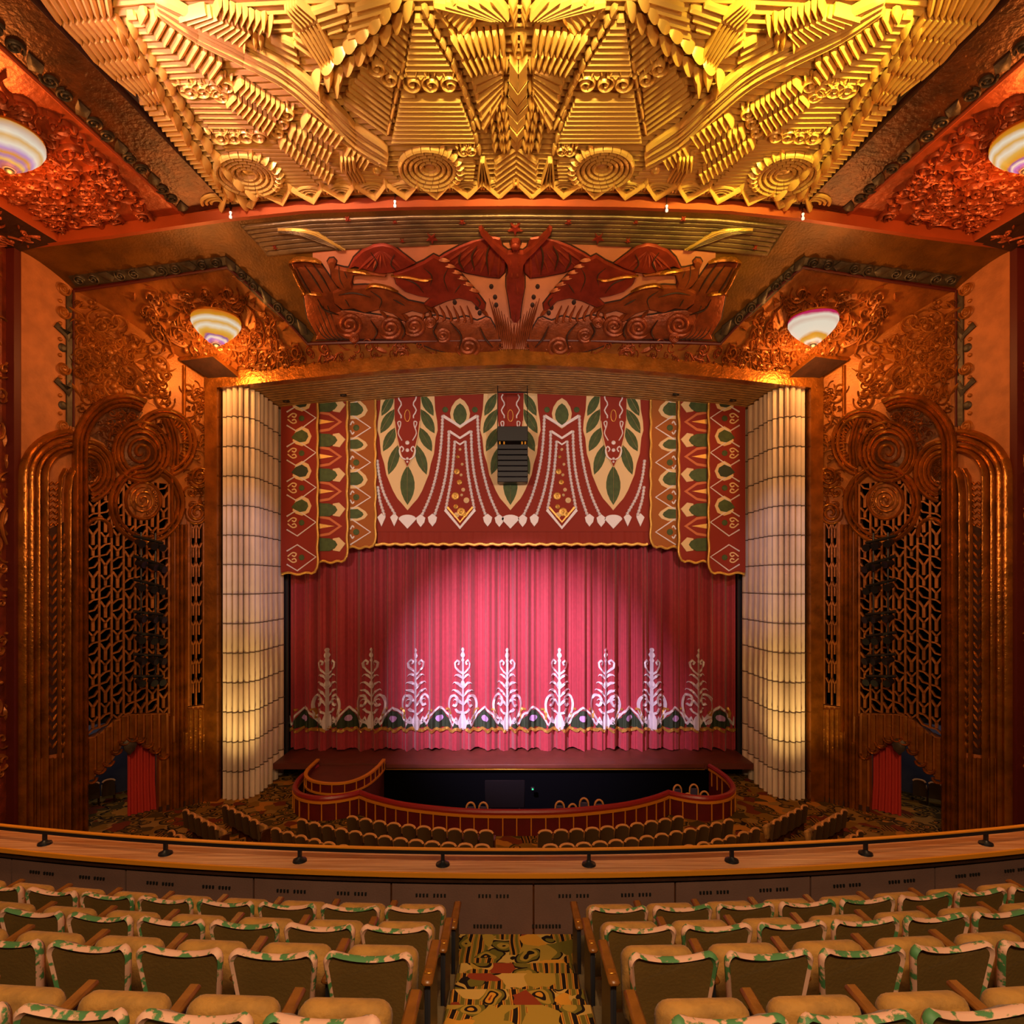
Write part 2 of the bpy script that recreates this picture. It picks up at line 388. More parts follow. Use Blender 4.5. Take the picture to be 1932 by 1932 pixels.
def relief(mb, S, poly, h, bev=None, h0=0.0, mi=0, mi_side=None):
    poly = [V2(p) for p in poly]
    if (area2(poly) > 0) == flipped(S): poly.reverse()
    n = len(poly); bev = h*0.7 if bev is None else bev; ins = inset(poly, bev); hm = h0+(h-h0)*0.55
    vs = [S.pt(p.x, p.y, h0-0.02) for p in poly]+[S.pt(p.x, p.y, hm) for p in poly]+[S.pt(p.x, p.y, h) for p in ins]
    fs = [(r*n+i, r*n+(i+1) % n, (r+1)*n+(i+1) % n, (r+1)*n+i) for r in (0, 1) for i in range(n)]
    mb.add(vs, fs, mi if mi_side is None else mi_side); o = len(mb.v)-len(vs)
    mb.f.append(tuple(o+2*n+i for i in range(n))); mb.m.append(mi); return mb
def strip(mb, S, path, w, h, h0=0.0, mi=0, taper=0.0, flat=False, closed=False):
    """half-round band along a path on a surface; w may be a list"""
    path = [V2(p) for p in path]; n = len(path)
    sec = [(-0.5, 0.0), (-0.36, 0.72), (0.0, 1.0), (0.36, 0.72), (0.5, 0.0)] if not flat else [(-0.5, 0.0), (-0.46, 1.0), (0.46, 1.0), (0.5, 0.0)]
    if not flipped(S): sec = [(-a, b) for a, b in sec]
    k = len(sec); vs = []
    for i, p in enumerate(path):
        t = (path[(i+1) % n]-path[i-1]) if closed else (path[min(i+1, n-1)]-path[max(i-1, 0)])
        if t.length < 1e-9: t = Vector((1, 0))
        t.normalize(); nr = Vector((-t.y, t.x))
        u = i/(n-1) if n > 1 else 0; ww = w[i] if isinstance(w, (list, tuple)) else w
        if taper: ww *= max(0.12, min(1, u/taper, (1-u)/taper))
        for a, b in sec: q = p+nr*(a*ww); vs.append(S.pt(q.x, q.y, h0+(b*h if b > 0 else -0.015)))
    m = n if closed else n-1
    fs = [(i*k+j, i*k+j+1, ((i+1) % n)*k+j+1, ((i+1) % n)*k+j) for i in range(m) for j in range(k-1)]
    if not closed: fs += [tuple(reversed(range(k))), tuple(range((n-1)*k, n*k))]
    mb.add(vs, fs, mi); return mb
def dome(mb, S, c, r, h, seg=10, mi=0, h0=0.0):
    vs = []; rr = ((1.0, -0.015), (0.85, 0.55*h), (0.45, 0.92*h))
    sg = -1 if flipped(S) else 1
    for q, z in rr:
        for k in range(seg):
            a = sg*2*PI*k/seg; vs.append(S.pt(c[0]+q*r*math.cos(a), c[1]+q*r*math.sin(a), h0+z))
    vs.append(S.pt(c[0], c[1], h0+h))
    fs = [(i*seg+k, i*seg+(k+1) % seg, (i+1)*seg+(k+1) % seg, (i+1)*seg+k) for i in (0, 1) for k in range(seg)]
    fs += [(2*seg+k, 2*seg+(k+1) % seg, 3*seg) for k in range(seg)]
    mb.add(vs, fs, mi); return mb
def leaf(mb, S, a, b, w, h, mi=0, n=5, h0=0.0, sharp=0.8):
    """pointed pad from a to b with a ridge"""
    a, b = V2(a), V2(b); t = b-a; nr = Vector((-t.y, t.x)).normalized()*(w/2)
    if flipped(S): nr = -nr
    L_, R_, C_ = [], [], []
    for i in range(1, n):
        u = i/n; q = math.sin(PI*u)**sharp; p = a+t*u
        L_.append(S.pt(*(p+nr*q), h0-0.01)); R_.append(S.pt(*(p-nr*q), h0-0.01)); C_.append(S.pt(*p, h0+h*q))
    m = n-1; vs = [S.pt(*a, h0)]+L_+C_+R_+[S.pt(*b, h0)]; e = len(vs)-1
    Li = lambda i: 1+i
    Ci = lambda i: 1+m+i
    Ri = lambda i: 1+2*m+i
    fs = [(0, Ci(0), Li(0)), (0, Ri(0), Ci(0)), (e, Li(m-1), Ci(m-1)), (e, Ci(m-1), Ri(m-1))]
    for i in range(m-1): fs += [(Li(i), Ci(i), Ci(i+1), Li(i+1)), (Ci(i), Ri(i), Ri(i+1), Ci(i+1))]
    mb.add(vs, fs, mi); return mb
def spiral(c, r0, r1, turns, a0=0.0, n=None, sgn=1, ky=1.0):
    n = n or int(14*turns)+4
    return [Vector((c[0]+(r0+(r1-r0)*i/n)*math.cos(a0+sgn*2*PI*turns*i/n), c[1]+ky*(r0+(r1-r0)*i/n)*math.sin(a0+sgn*2*PI*turns*i/n))) for i in range(n+1)]
def arc(c, r, a0, a1, n=12, ky=1.0):
    return [Vector((c[0]+r*math.cos(math.radians(a0+(a1-a0)*i/n)), c[1]+ky*r*math.sin(math.radians(a0+(a1-a0)*i/n)))) for i in range(n+1)]
def clip_line(poly, p, d):
    """parameter intervals of line p + t d inside the polygon"""
    ts = []; n = len(poly)
    for i in range(n):
        a, b = V2(poly[i]), V2(poly[(i+1) % n]); e = b-a; den = d.x*e.y-d.y*e.x
        if abs(den) < 1e-12: continue
        q = a-p; t = (q.x*e.y-q.y*e.x)/den; u = (q.x*d.y-q.y*d.x)/den
        if 0 <= u < 1: ts.append(t)
    ts.sort(); return list(zip(ts[::2], ts[1::2]))
def inside(poly, p):
    c = False; n = len(poly)
    for i in range(n):
        a, b = poly[i], poly[(i+1) % n]
        if (a[1] > p[1]) != (b[1] > p[1]) and p[0] < (b[0]-a[0])*(p[1]-a[1])/(b[1]-a[1])+a[0]: c = not c
    return c
def carve(mb, S, poly, seed, n, size=0.4, h=0.07, mi=0):
    """dense carved foliage: scrolls, leaves, fruit and waves inside a polygon"""
    rnd = random.Random(seed); xs = [p[0] for p in poly]; ys = [p[1] for p in poly]; k = 0; tries = 0
    while k < n and tries < n*20:
        tries += 1; c = (rnd.uniform(min(xs), max(xs)), rnd.uniform(min(ys), max(ys)))
        if not inside(poly, c): continue
        s = size*rnd.uniform(0.55, 1.2); a = rnd.uniform(0, 2*PI); q = rnd.random()
        tip = (c[0]+s*math.cos(a), c[1]+s*math.sin(a))
        if not inside(poly, tip): s *= 0.45
        if q < 0.36: strip(mb, S, spiral(c, s*0.06, s*0.5, rnd.uniform(1.0, 1.6), a, sgn=rnd.choice((-1, 1))), s*0.15, h*rnd.uniform(0.7, 1.1), taper=0.15, mi=mi)
        elif q < 0.66:
            t = (c[0]+s*math.cos(a), c[1]+s*math.sin(a)); leaf(mb, S, c, t, s*0.36, h*1.1, mi=mi)
        elif q < 0.86:
            pts = []; p = Vector(c); an = a
            for i in range(9): pts.append(p.copy()); an += rnd.uniform(-0.1, 0.5); p = p+Vector((math.cos(an), math.sin(an)))*s*0.18
            strip(mb, S, pts, s*0.13, h, taper=0.3, mi=mi)
        else: dome(mb, S, c, s*0.16, h*1.2, 8, mi=mi)
        k += 1
    return mb

# ================================================================ THE SETTING
ZL = [(0, 19.525), (3.2, 19.49), (6.35, 19.38), (8.73, 19.13), (10.0, 18.95), (12.25, 18.62), (15.3, 18.24)]   # underside of the lip
ZF = [(0, 16.86), (2.7, 16.76), (5.43, 16.54), (10.15, 16.06), (11.6, 15.90), (15.3, 15.5)]                   # head of the gold frame
ZC = [(0, 19.93), (4, 19.86), (7, 19.70), (8.73, 19.52), (9.8, 19.34), (12.3, 18.98), (15.3, 18.50)]          # auditorium ceiling
ZA = [(0, 16.40), (2.7, 16.30), (5.43, 16.12), (8.5, 15.82), (11.2, 15.52)]                                   # underside of the frame head
def board_z(x, y):
    t = min(1, max(0, (y-18.5)/4.5)); return interp(ZL, x)-(interp(ZL, x)-interp(ZF, x))*t**1.6
BOARD = Height(board_z, 17.0, 24.0)
CEIL = Height(lambda x, y: interp(ZC, x), 8.0, 19.0)
WA = Plane((-15.0, 18.5, 0), (0.49, 1.5, 0), (0, 0, 1))
WB = Plane((-14.51, 20.0, 0), (2.92, 3.0, 0), (0, 0, 1))
WS = Plane((-15.25, 0, 0), (0, 1, 0), (0, 0, 1))
LB = Vector((2.92, 3.0)).length
def rect(S, a0, a1, b0, b1, h=0.0, h0=-0.35, mb=None, mi=0):
    mb = mb if mb is not None else MB(); return relief(mb, S, [(a0, b0), (a1, b0), (a1, b1), (a0, b1)], h, 0.0, h0, mi)

# ---- floor of the stalls with the pit cut out
BAR = [(0, 19.8), (-1.2, 19.84), (-2.4, 20.05), (-3.8, 20.5), (-4.9, 21.15), (-5.5, 21.66), (-5.75, 21.42), (-6.2, 21.16), (-6.7, 21.06), (-7.2, 21.2), (-7.65, 21.55), (-8.0, 22.2), (-8.15, 23.2), (-8.1, 24.2), (-8.0, 24.8)]
fl = MB()
for s in (-1, 1):
    poly = [(0, 11.0)]+[(0, 19.8)]+[(s*abs(x), y) for x, y in BAR[1:]]+[(s*8.6, 25.0), (s*8.6, 26.9), (s*20, 26.9), (s*20, 11.0)]
    if area2(poly) < 0: poly.reverse()
    fl.add([(x, y, 0.0) for x, y in poly], [tuple(range(len(poly)))])
struct(fl, 'floor', 'orchcarpet', 'patterned brown and gold carpet floor of the stalls')
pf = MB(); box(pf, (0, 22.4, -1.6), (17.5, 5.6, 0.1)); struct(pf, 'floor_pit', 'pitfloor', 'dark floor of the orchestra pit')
# ---- stage
stg = MB(); box(stg, (0, 26.6, 0.68), (19.7, 3.2, 0.24)); struct(stg, 'floor_stage', 'stagewood', 'red-brown stage floor in front of the crimson curtain')
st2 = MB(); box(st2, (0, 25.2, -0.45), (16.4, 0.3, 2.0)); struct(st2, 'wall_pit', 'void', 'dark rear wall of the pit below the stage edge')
t = thing('stage_edge', 'gilt-lined wooden front edge of the stage above the dark pit', 'stage edge', (0, 25.0, 0.5))
m = MB(); rbox(m, (1.3, 24.93, 0.72), (13.0, 0.14, 0.16), 0.02); m.build('nosing', 'stagewood', t)
m = MB(); rbox(m, (1.3, 24.86, 0.60), (13.0, 0.06, 0.05), 0.01); m.build('gilt_line', 'brass', t)

def wall_side(s, side):
    """front wall, organ screen wall and auditorium wall of one side (s = -1 is the traced side)"""
    sx = 1 if s < 0 else -1
    m = MB(); rect(WS, 5.0, 18.40, -4.0, 19.2, 0.0, -0.3, m); ws = struct(m, 'wall_house_'+side, 'sidewall', 'red-brown carved wall of the house on the '+side, sx)
    cm = MB(); carve(cm, WS, [(16.9, 0.5), (18.35, 0.5), (18.35, 18.1), (16.9, 18.1)], 11, 120, 0.75, 0.07); cm.build('carved_relief', 'bronze', ws, sx)
    # jamb beside the lip
    m = MB(); box(m, (-15.14, 18.38, 9.2), (0.26, 0.28, 18.4)); struct(m, 'trim_jamb_'+side, 'redline', 'dark red upright edge beside the '+side+' pilaster', sx)
    # the outer pilaster and the organ wall
    m = MB(); rect(WA, 0, 1.578, 0, 18.6, 0.0, -0.3, m)
    s163 = WB.uv(163, 900)[0]; s318 = WB.uv(318, 900)[0]; s345 = WB.uv(345, 900)[0]
    q = lambda px, py: WB.uv(px, py)
    zt = q(240, 905)[1]
    rect(WB, 0, s163, 0, 18.4, 0, -0.35, m, 1); rect(WB, s163, s318, zt, 18.0, 0, -0.35, m, 1); rect(WB, s318, s345, 0, 17.2, 0, -0.35, m, 1)
    a, b = q(352, 985), q(386, 1330)
    rect(WB, s345, LB+0.1, a[1], 16.9, 0, -0.35, m, 1); rect(WB, s345, LB+0.1, 0, b[1], 0, -0.35, m, 1)
    rect(WB, s345, a[0], b[1], a[1], 0, -0.35, m, 1); rect(WB, b[0], LB+0.1, b[1], a[1], 0, -0.35, m, 1)
    ap = [q(*p) for p in ((163, 1395), (187, 1385), (212, 1362), (236, 1348), (318, 1345))]+[(s318, 0), (q(300, 1400)[0], 0)]+[q(*p) for p in ((300, 1420), (284, 1414), (262, 1398), (245, 1400), (230, 1407), (214, 1432), (190, 1456), (163, 1478))]
    relief(m, WB, ap, 0.0, 0.0, -0.35, 1)
    wl = struct(m, 'wall_'+side, ['pilaster', 'goldflat'], 'golden organ-screen wall with carved panels at the '+side+' of the stage', sx)
    # organ chamber and passage behind the openings
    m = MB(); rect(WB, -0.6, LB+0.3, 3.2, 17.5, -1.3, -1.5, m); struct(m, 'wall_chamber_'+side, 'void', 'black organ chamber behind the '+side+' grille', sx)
    m = MB(); rect(WB, -2.5, LB-0.2, 0, 3.4, -3.4, -3.6, m)
    for a0 in (-0.15, s318+0.15):
        p0, p1 = WB.pt(a0, 0, -0.36), WB.pt(a0, 0, -3.4); m.add([p0, p1, p1+Vector((0, 0, 3.4)), p0+Vector((0, 0, 3.4))], [(0, 1, 2, 3)])
    p = [WB.pt(a0, 3.4, h) for a0, h in ((-2.4, -0.36), (LB-0.2, -0.36), (LB-0.2, -3.5), (-2.4, -3.5))]; m.add(p, [(0, 1, 2, 3)])
    point('passage_fill_'+side, tuple(Vector((sx, 1, 1))*WB.pt(1.0, 2.9, -1.8)), 28, (1.0, 0.86, 0.9), 0.1)  # unseen lamp added to brighten the passage wall
    struct(m, 'wall_passage_'+side, 'doorwall', 'dim grey passage wall behind the '+side+' exit', sx)
    return wl
WALL = {}
for s, nm in ((-1, 'left'), (1, 'right')): WALL[s] = wall_side(s, nm)

# ---- auditorium ceiling shell, sounding board, lip, gold frame
def sheet(f, xs, ys, flip=False):
    m = MB(); nx, ny = len(xs), len(ys); vs = [(x, y, f(x, y)) for y in ys for x in xs]
    fs = [(j*nx+i, (j+1)*nx+i, (j+1)*nx+i+1, j*nx+i+1) for j in range(ny-1) for i in range(nx-1)]
    m.add(vs, fs); return m
lin = lambda a, b, n: [a+(b-a)*i/n for i in range(n+1)]
ceil = struct(sheet(lambda x, y: interp(ZC, x)+(0.10 if abs(x) < 8.7 else 0.0), lin(-15.25, 15.25, 60), lin(6, 18.36, 4)), 'ceiling', 'canopyback', 'auditorium ceiling carrying the golden canopy')
board = struct(sheet(board_z, lin(-15.2, 15.2, 76), lin(18.45, 23.05, 16)), 'ceiling_board', 'board', 'sloping golden sounding board over the stage front')
xs = lin(-15.25, 15.25, 80); m = MB(); n = len(xs)
for y in (18.30, 18.46): m.v += [(x, y, interp(ZL, x)) for x in xs]; m.v += [(x, y, interp(ZC, x)+0.05) for x in xs]
for i in range(n-1):
    m.f += [(i, i+1, n+i+1, n+i), (i, 2*n+i, 2*n+i+1, i+1), (2*n+i, 3*n+i, 3*n+i+1, 2*n+i+1)]
m.m = [0]*len(m.f)
lip = struct(m, 'trim_lip', 'lip', 'orange-lit arched lip below the ceiling canopy')
m = MB()
for s in (-1, 1): box(m, (s*11.37, 23.05, 7.95), (0.46, 0.4, 15.9))
xs = lin(-11.6, 11.6, 70); n = len(xs); o = len(m.v)
for y in (22.85, 23.25): m.v += [(x, y, min(interp(ZA, x), interp(ZF, x)-0.2)) for x in xs]; m.v += [(x, y, interp(ZF, x)+0.12) for x in xs]
k = len(m.f)
for i in range(n-1):
    m.f += [tuple(o+q for q in f) for f in ((i, i+1, n+i+1, n+i), (i, 2*n+i, 2*n+i+1, i+1), (n+i, n+i+1, 3*n+i+1, 3*n+i))]
m.m += [0]*(len(m.f)-k)
frame = struct(m, 'trim_proscenium', 'gold', 'gold-leaf proscenium frame around the stage opening')
# fluted soffit of the arch: one rib beside another, groove shade painted by the dark sheet
def soff_z(x, y): return interp(ZA, x)-0.0*(y-23)
sof = struct(sheet(lambda x, y: soff_z(x, y)+0.014, lin(-11.3, 11.3, 40), [23.2, 27.3]), 'ceiling_arch', 'dark', 'fluted bronze soffit of the proscenium arch')
for j in range(13):
    y = 23.36+0.27*j; m = MB(); sx_ = lin(-11.2 if y < 23.6 else -10.2, 11.2 if y < 23.6 else 10.2, 36)
    vs = []; sec = [(-0.095, 0.02), (-0.09, 0.002), (0, -0.012), (0.09, 0.002), (0.095, 0.02)]
    for x in sx_: vs += [(x, y+a, soff_z(x, y)+b) for a, b in sec]
    m.add(vs, [(i*5+q, (i+1)*5+q, (i+1)*5+q+1, i*5+q+1) for i in range(len(sx_)-1) for q in range(4)]); m.build('flute', 'soffit', sof)
for px, py in ((540, 748), (648, 741), (1275, 741), (1383, 748)):
    d = 25.2; x = -0.25+(px-CX)*d/F; m = MB(); lathe(m, (x, d, soff_z(x, d)-0.03), [(0.05, 0.02), (0.14, 0.0), (0.14, 0.1)], 12); m.build('downlight_hole', 'black', sof)
m = MB(); xs = lin(-9.95, 9.95, 40)
m.add([(x, 26.62, interp(ZA, x)-0.10+dz) for dz in (0, 0.14) for x in xs], [(i, i+1, 41+i+1, 41+i) for i in range(40)])
m.build('rear_lip', 'gold', sof)
# black house behind and above the opening
m = MB(); box(m, (0, 28.6, 9), (24, 0.1, 18)); struct(m, 'wall_rear', 'black', 'black stage house behind the curtain')
for s, nm in ((-1, 'left'), (1, 'right')):
    m = MB(); box(m, (s*11.6, 25.6, 8), (0.1, 4.6, 16)); struct(m, 'wall_reveal_'+nm, 'black', 'dark reveal behind the '+nm+' fluted column')
    m = MB(); box(m, (s*9.93, 26.75, 5.2), (0.16, 0.12, 10.4)); struct(m, 'trim_curtain_edge_'+nm, 'steel', 'dark upright edge of the stage opening on the '+nm)

# ================================================================ THE BALCONY
BC = Vector((-0.15, 34.0, 0)); CZ = 8.2
def ring(mb, r0, r1, z0, z1, a0=-17, a1=17, n=40, mi=0):
    """curved slab concentric with the balcony front"""
    vs = []
    for i in range(n+1):
        a = math.radians(a0+(a1-a0)*i/n); c, s_ = math.cos(a), math.sin(a)
        for r, z in ((r0, z0), (r1, z0), (r1, z1), (r0, z1)): vs.append((BC.x+r*s_, BC.y-r*c, z))
    fs = [(i*4+k, i*4+(k+1) % 4, (i+1)*4+(k+1) % 4, (i+1)*4+k) for i in range(n) for k in range(4)]
    fs = [tuple(reversed(f)) for f in fs]+[(0, 1, 2, 3), (n*4+3, n*4+2, n*4+1, n*4)]
    mb.add(vs, fs, mi); return mb
def rp(r, deg, z=0.0):
    a = math.radians(deg); return Vector((BC.x+r*math.sin(a), BC.y-r*math.cos(a), z))
ROWR = [28.82, 29.67, 30.53, 31.40]; TOP = [2.725, 2.41, 2.08, 1.82]; ROWZ = [CZ-t-0.885 for t in TOP]
fb = MB(); edges = [27.6, 28.95, 29.8, 30.66, 31.53, 32.6, 34.5]; zz = ROWZ+[CZ-1.82-0.885+0.3, CZ-1.95]
for i in range(6): ring(fb, edges[i], edges[i+1], 3.6, zz[i])
struct(fb, 'floor_balcony', 'dust', 'stepped balcony floor under the theatre seats')
# parapet with its panels, vents, wooden ledge
m = MB(); ring(m, 27.30, 27.74, 3.5, CZ-3.00); par = struct(m, 'wall_parapet', 'darkbrown', 'curved brown balcony parapet below the wooden ledge')
dpan = 3.02
for i in range(-5, 5):
    a = 0.35+i*dpan; m = MB(); ring(m, 27.73, 27.762, ROWZ[0], CZ-3.09, a+0.02, a+dpan-0.02, 6); m.build('felt_panel', 'parapet', par)
    for k in range(1 if abs(i+0.5) > 5 else 2):
        m = MB(); c = a+dpan*(0.28+0.44*k)
        for q in range(9):
            if q == 4: continue
            p = rp(27.768, c+(q-4)*0.075, CZ-3.2); box(m, p, (0.018, 0.012, 0.028), math.radians(c))
        m.build('vent_slots', 'black', par)
for sgn in (-1, 1):
    m = MB(); c = sgn*0.62
    for q in range(9): box(m, rp(27.768, c+(q-4)*0.07, ROWZ[0]+0.10), (0.02, 0.012, 0.03), math.radians(c))
    m.build('vent_slots', 'black', par)
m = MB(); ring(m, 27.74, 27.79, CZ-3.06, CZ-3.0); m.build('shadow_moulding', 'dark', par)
lg = MB(); ring(lg, 27.25, 27.80, CZ-3.0, CZ-2.955); ledge = struct(lg, 'trim_ledge', 'ledge', 'polished orange wooden ledge on the balcony parapet')
m = MB(); ring(m, 27.795, 27.825, CZ-2.995, CZ-2.950); m.build('nosing', 'ledgeline', ledge)
# low handrail
t = thing('handrail', 'low black handrail with brass top edge on posts along the balcony ledge', 'handrail', (-0.15, 6.38, CZ-2.955))
m = MB(); ring(m, 27.60, 27.64, CZ-2.838, CZ-2.80, -16.5, 16.5); m.build('rail', 'blackmetal', t)
m = MB(); ring(m, 27.585, 27.635, CZ-2.80, CZ-2.788, -16.5, 16.5); m.build('brass_edge', 'ledgeline', t)
for k in range(-4, 6):
    ang = math.degrees((-0.925+1.53*k+0.15)/27.6); m = MB(); p = rp(27.62, ang, CZ-2.955)
    box(m, p+Vector((0, 0, 0.07)), (0.035, 0.035, 0.14), math.radians(ang)); lathe(m, p, [(0.075, 0.0), (0.07, 0.02), (0.035, 0.035), (0.022, 0.05)], 14); m.build('post', 'blackmetal', t)
# aisle steps
stp = MB(); box(stp, (-0.17, 5.9, CZ-3.62), (1.2, 0.68, 0.05)); steps = struct(stp, 'floor_aisle', 'carpet', 'patterned mustard and black carpet of the stepped balcony aisle')
for k, (d, dr) in enumerate(((5.53, 3.44), (5.12, 3.27), (4.68, 3.11), (4.26, 2.94), (3.80, 2.81), (3.40, 2.68), (2.94, 2.54), (2.5, 2.38), (2.0, 2.2))):
    z = CZ-dr; m = MB(); rbox(m, (-0.17, d-0.30, z-0.11), (1.02, 0.60, 0.22), 0.012); m.build('step', 'carpet', steps)
    for sgn in (-1, 1): m = MB(); rbox(m, (-0.17+sgn*0.56, d-0.3, z-0.12), (0.10, 0.6, 0.22), 0.01); m.build('step_edge', 'dust', steps)

# ---- balcony seats
def seat_meshes():
    S = {}
    W = 0.262
    def outline(k):
        """top edge of the back: high rounded corners, sagging middle"""
        pts = []
        wb, wt = W-0.055, W-0.006
        for i in range(5): u = i/4; pts.append((-(wb+(wt-wb)*u), 0.42+0.40*u))
        for i in range(1, 5): a = PI-PI/2*i/4; pts.append((-wt+0.045+0.045*math.cos(a), 0.82+0.05*math.sin(a)))
        for i in range(1, 12):
            x = -wt+0.045+(2*wt-0.09)*i/12; pts.append((x, 0.87-0.052*(1-(x/(wt-0.04))**2)))
        for i in range(0, 4): a = PI/2-PI/2*i/4; pts.append((wt-0.045+0.045*math.cos(a), 0.82+0.05*math.sin(a)))
        for i in range(5): u = 1-i/4; pts.append((wb+(wt-wb)*u, 0.42+0.40*u))
        return [(x*k, 0.42+(z-0.42)*(1-(1-k)*0.55)) for x, z in pts]
    lean = lambda z: -0.10*(z-0.42)       # the back leans towards the viewer
    bulge = lambda x: 0.05*(1-(x/W)**2)
    # rear panel
    m = MB(); o = outline(0.90); n = len(o)
    vs = [(x, lean(z)-0.012+bulge(x), z) for x, z in o]+[(x, lean(0.3)-0.012+bulge(x), 0.24) for x in (o[-1][0], 0, o[0][0])]
    m.add(vs, [tuple(reversed(range(len(vs))))])
    S['rear_panel'] = m.mesh('rear_panel', 'seatback')
    # trim: rounded band over the edge
    m = MB(); o1, o2, o3 = outline(0.885), outline(1.0), outline(0.93); vs = []; n = len(o1)
    for (a, b, c) in zip(o1, o2, o3):
        mid = ((a[0]+b[0])/2, (a[1]+b[1])/2)
        for (x, z), y in ((a, -0.014), (mid, -0.028), (b, -0.006), (b, 0.016), (c, 0.034)): vs.append((x, lean(z)+y+bulge(x), z))
    m.add(vs, [(i*5+k, i*5+k+1, (i+1)*5+k+1, (i+1)*5+k) for i in range(n-1) for k in range(4)])
    S['trim_band'] = m.mesh('trim_band', 'trim', angle=70)
    # padded front
    m = MB(); o = outline(0.94); vs = [(x, lean(z)+0.03+bulge(x), z) for x, z in o]; n = len(o)
    o2 = outline(0.78); vs += [(x, lean(z)+0.07+bulge(x), z) for x, z in o2]
    m.add(vs, [(i, i+1, n+i+1, n+i) for i in range(n-1)]+[tuple(range(n, 2*n))]); S['backrest_pad'] = m.mesh('backrest_pad', 'velvet', angle=60)
    # tipped-up cushion
    m = MB(); prof = []
    w2, h2, r = 0.225, 0.215, 0.07
    for cx, cz, a0 in ((w2-r, h2-r, 0), (-w2+r, h2-r, 90), (-w2+r, -h2+r, 180), (w2-r, -h2+r, 270)):
        for i in range(5): a = math.radians(a0+22.5*i); prof.append((cx+r*math.cos(a), cz+r*math.sin(a)))
    n = len(prof); rings = ((0.80, -0.052), (0.93, -0.040), (1.0, -0.012), (1.0, 0.03), (0.93, 0.055), (0.8, 0.062)); vs = []
    tilt = math.radians(-10)
    for q, y in rings:
        for x, z in prof:
            xx, yy, z2 = x*q, y-0.012*(1-(x/w2)**2 if y < 0 else 0), z*(1-(1-q)*0.8)
            vs.append((xx, 0.27+yy*math.cos(tilt)-z2*math.sin(tilt), 0.492+z2*math.cos(tilt)+yy*math.sin(tilt)))
    fs = [(k*n+i, k*n+(i+1) % n, (k+1)*n+(i+1) % n, (k+1)*n+i) for k in range(5) for i in range(n)]
    fs = [tuple(reversed(f)) for f in fs]+[tuple(range(n)), tuple(reversed(range(5*n, 6*n)))]
    fs = [tuple(reversed(f)) for f in fs]
    m.add(vs, fs); S['cushion'] = m.mesh('cushion', 'velvet', angle=70)
    m = MB(); rbox(m, (0, 0.26, 0.645), (0.066, 0.40, 0.034), 0.012, rot=Matrix.Rotation(math.radians(3), 3, 'X')); S['armrest'] = m.mesh('armrest', 'arm')
    m = MB(); rbox(m, (0, 0.24, 0.32), (0.035, 0.30, 0.60), 0.01); rbox(m, (0, 0.24, 0.02), (0.06, 0.36, 0.04), 0.01); S['stanchion'] = m.mesh('stanchion', 'steel')
    m = MB(); rbox(m, (0, 0.15, 0.658), (0.045, 0.045, 0.006), 0.002); S['number_plate'] = m.mesh('number_plate', 'brass')
    return S
SEAT = seat_meshes()
def part(name, parent, dx=0.0):
    o = bpy.data.objects.new(name, SEAT[name]); COL.objects.link(o); o.parent = parent; o.location = (dx, 0, 0); return o
ORD = ['first', 'second', 'third', 'fourth', 'fifth', 'sixth', 'seventh', 'eighth', 'ninth', 'tenth', 'eleventh', 'twelfth', 'thirteenth', 'fourteenth', 'fifteenth']
ROWN = ['row along parapet', 'second row from parapet', 'third row from parapet', 'fourth row from parapet']
def balcony_seats():
    pitch = 0.548; count = [9, 8, 6, 5]
    for r in range(4):
        for s in (-1, 1):
            for k in range(count[r]):
                x = (-0.76-pitch*(k+0.5)) if s < 0 else (0.415+pitch*(k+0.5))
                x0 = x-BC.x; ang = math.asin(x0/ROWR[r]); p = rp(ROWR[r], math.degrees(ang), ROWZ[r])
                where = 'left' if s < 0 else 'right'
                t = thing('theatre_seat', 'tan tip-up seat, %s from the aisle, %s, %s block' % (ORD[k], ROWN[r], where), 'theatre seat', p, 'tip-up seats on the balcony', ang)
                for nm in ('rear_panel', 'trim_band', 'backrest_pad', 'cushion'): part(nm, t)
                h = pitch/2
                part('armrest', t, s*h); part('stanchion', t, s*h)
                if k == 0: part('armrest', t, -s*(h+0.04)); part('stanchion', t, -s*(h+0.04)); part('number_plate', t, -s*(h+0.04))
balcony_seats()

# ================================================================ THE STAGE OPENING
def fold(x):
    u = math.sin(2*PI*x/0.70+1.5*math.sin(x*1.3)+0.8*math.sin(x*2.9)); return 0.21*u*abs(u)+0.06*math.sin(2*PI*x/0.31+1.1*math.sin(2.3*x))+0.018*math.sin(2*PI*x/0.149)
class Cloth:
    """hanging folds: a = x, b = z"""
    def __init__(s, d): s.d = d; s.pl = Plane((0, d, 0), (1, 0, 0), (0, 0, 1))
    def uv(s, px, py): return s.pl.uv(px, py)
    def pt(s, a, b, h=0.0): return Vector((a, s.d-fold(a)-h, b))
CUR = Cloth(27.0)
t = thing('stage_curtain', 'crimson pleated stage curtain with a silver and green embroidered hem', 'curtain', (0, 27.0, 0.8))
xs = lin(-9.85, 9.85, 620); n = len(xs); m = MB(); zs = [0.84, 1.2, 3.0, 6.0, 11.5]
for z in zs: m.v += [(x, 27.0-fold(x)*(1.1 if z < 2 else 1.0), z+(0.05*math.sin(x*3.1)+0.03*math.sin(7*x+1) if z < 1 else 0)) for x in xs]
m.f = [(j*n+i, j*n+i+1, (j+1)*n+i+1, (j+1)*n+i) for j in range(len(zs)-1) for i in range(n-1)]; m.m = [0]*len(m.f)
m.build('curtain_cloth', 'curtain', t, angle=180)
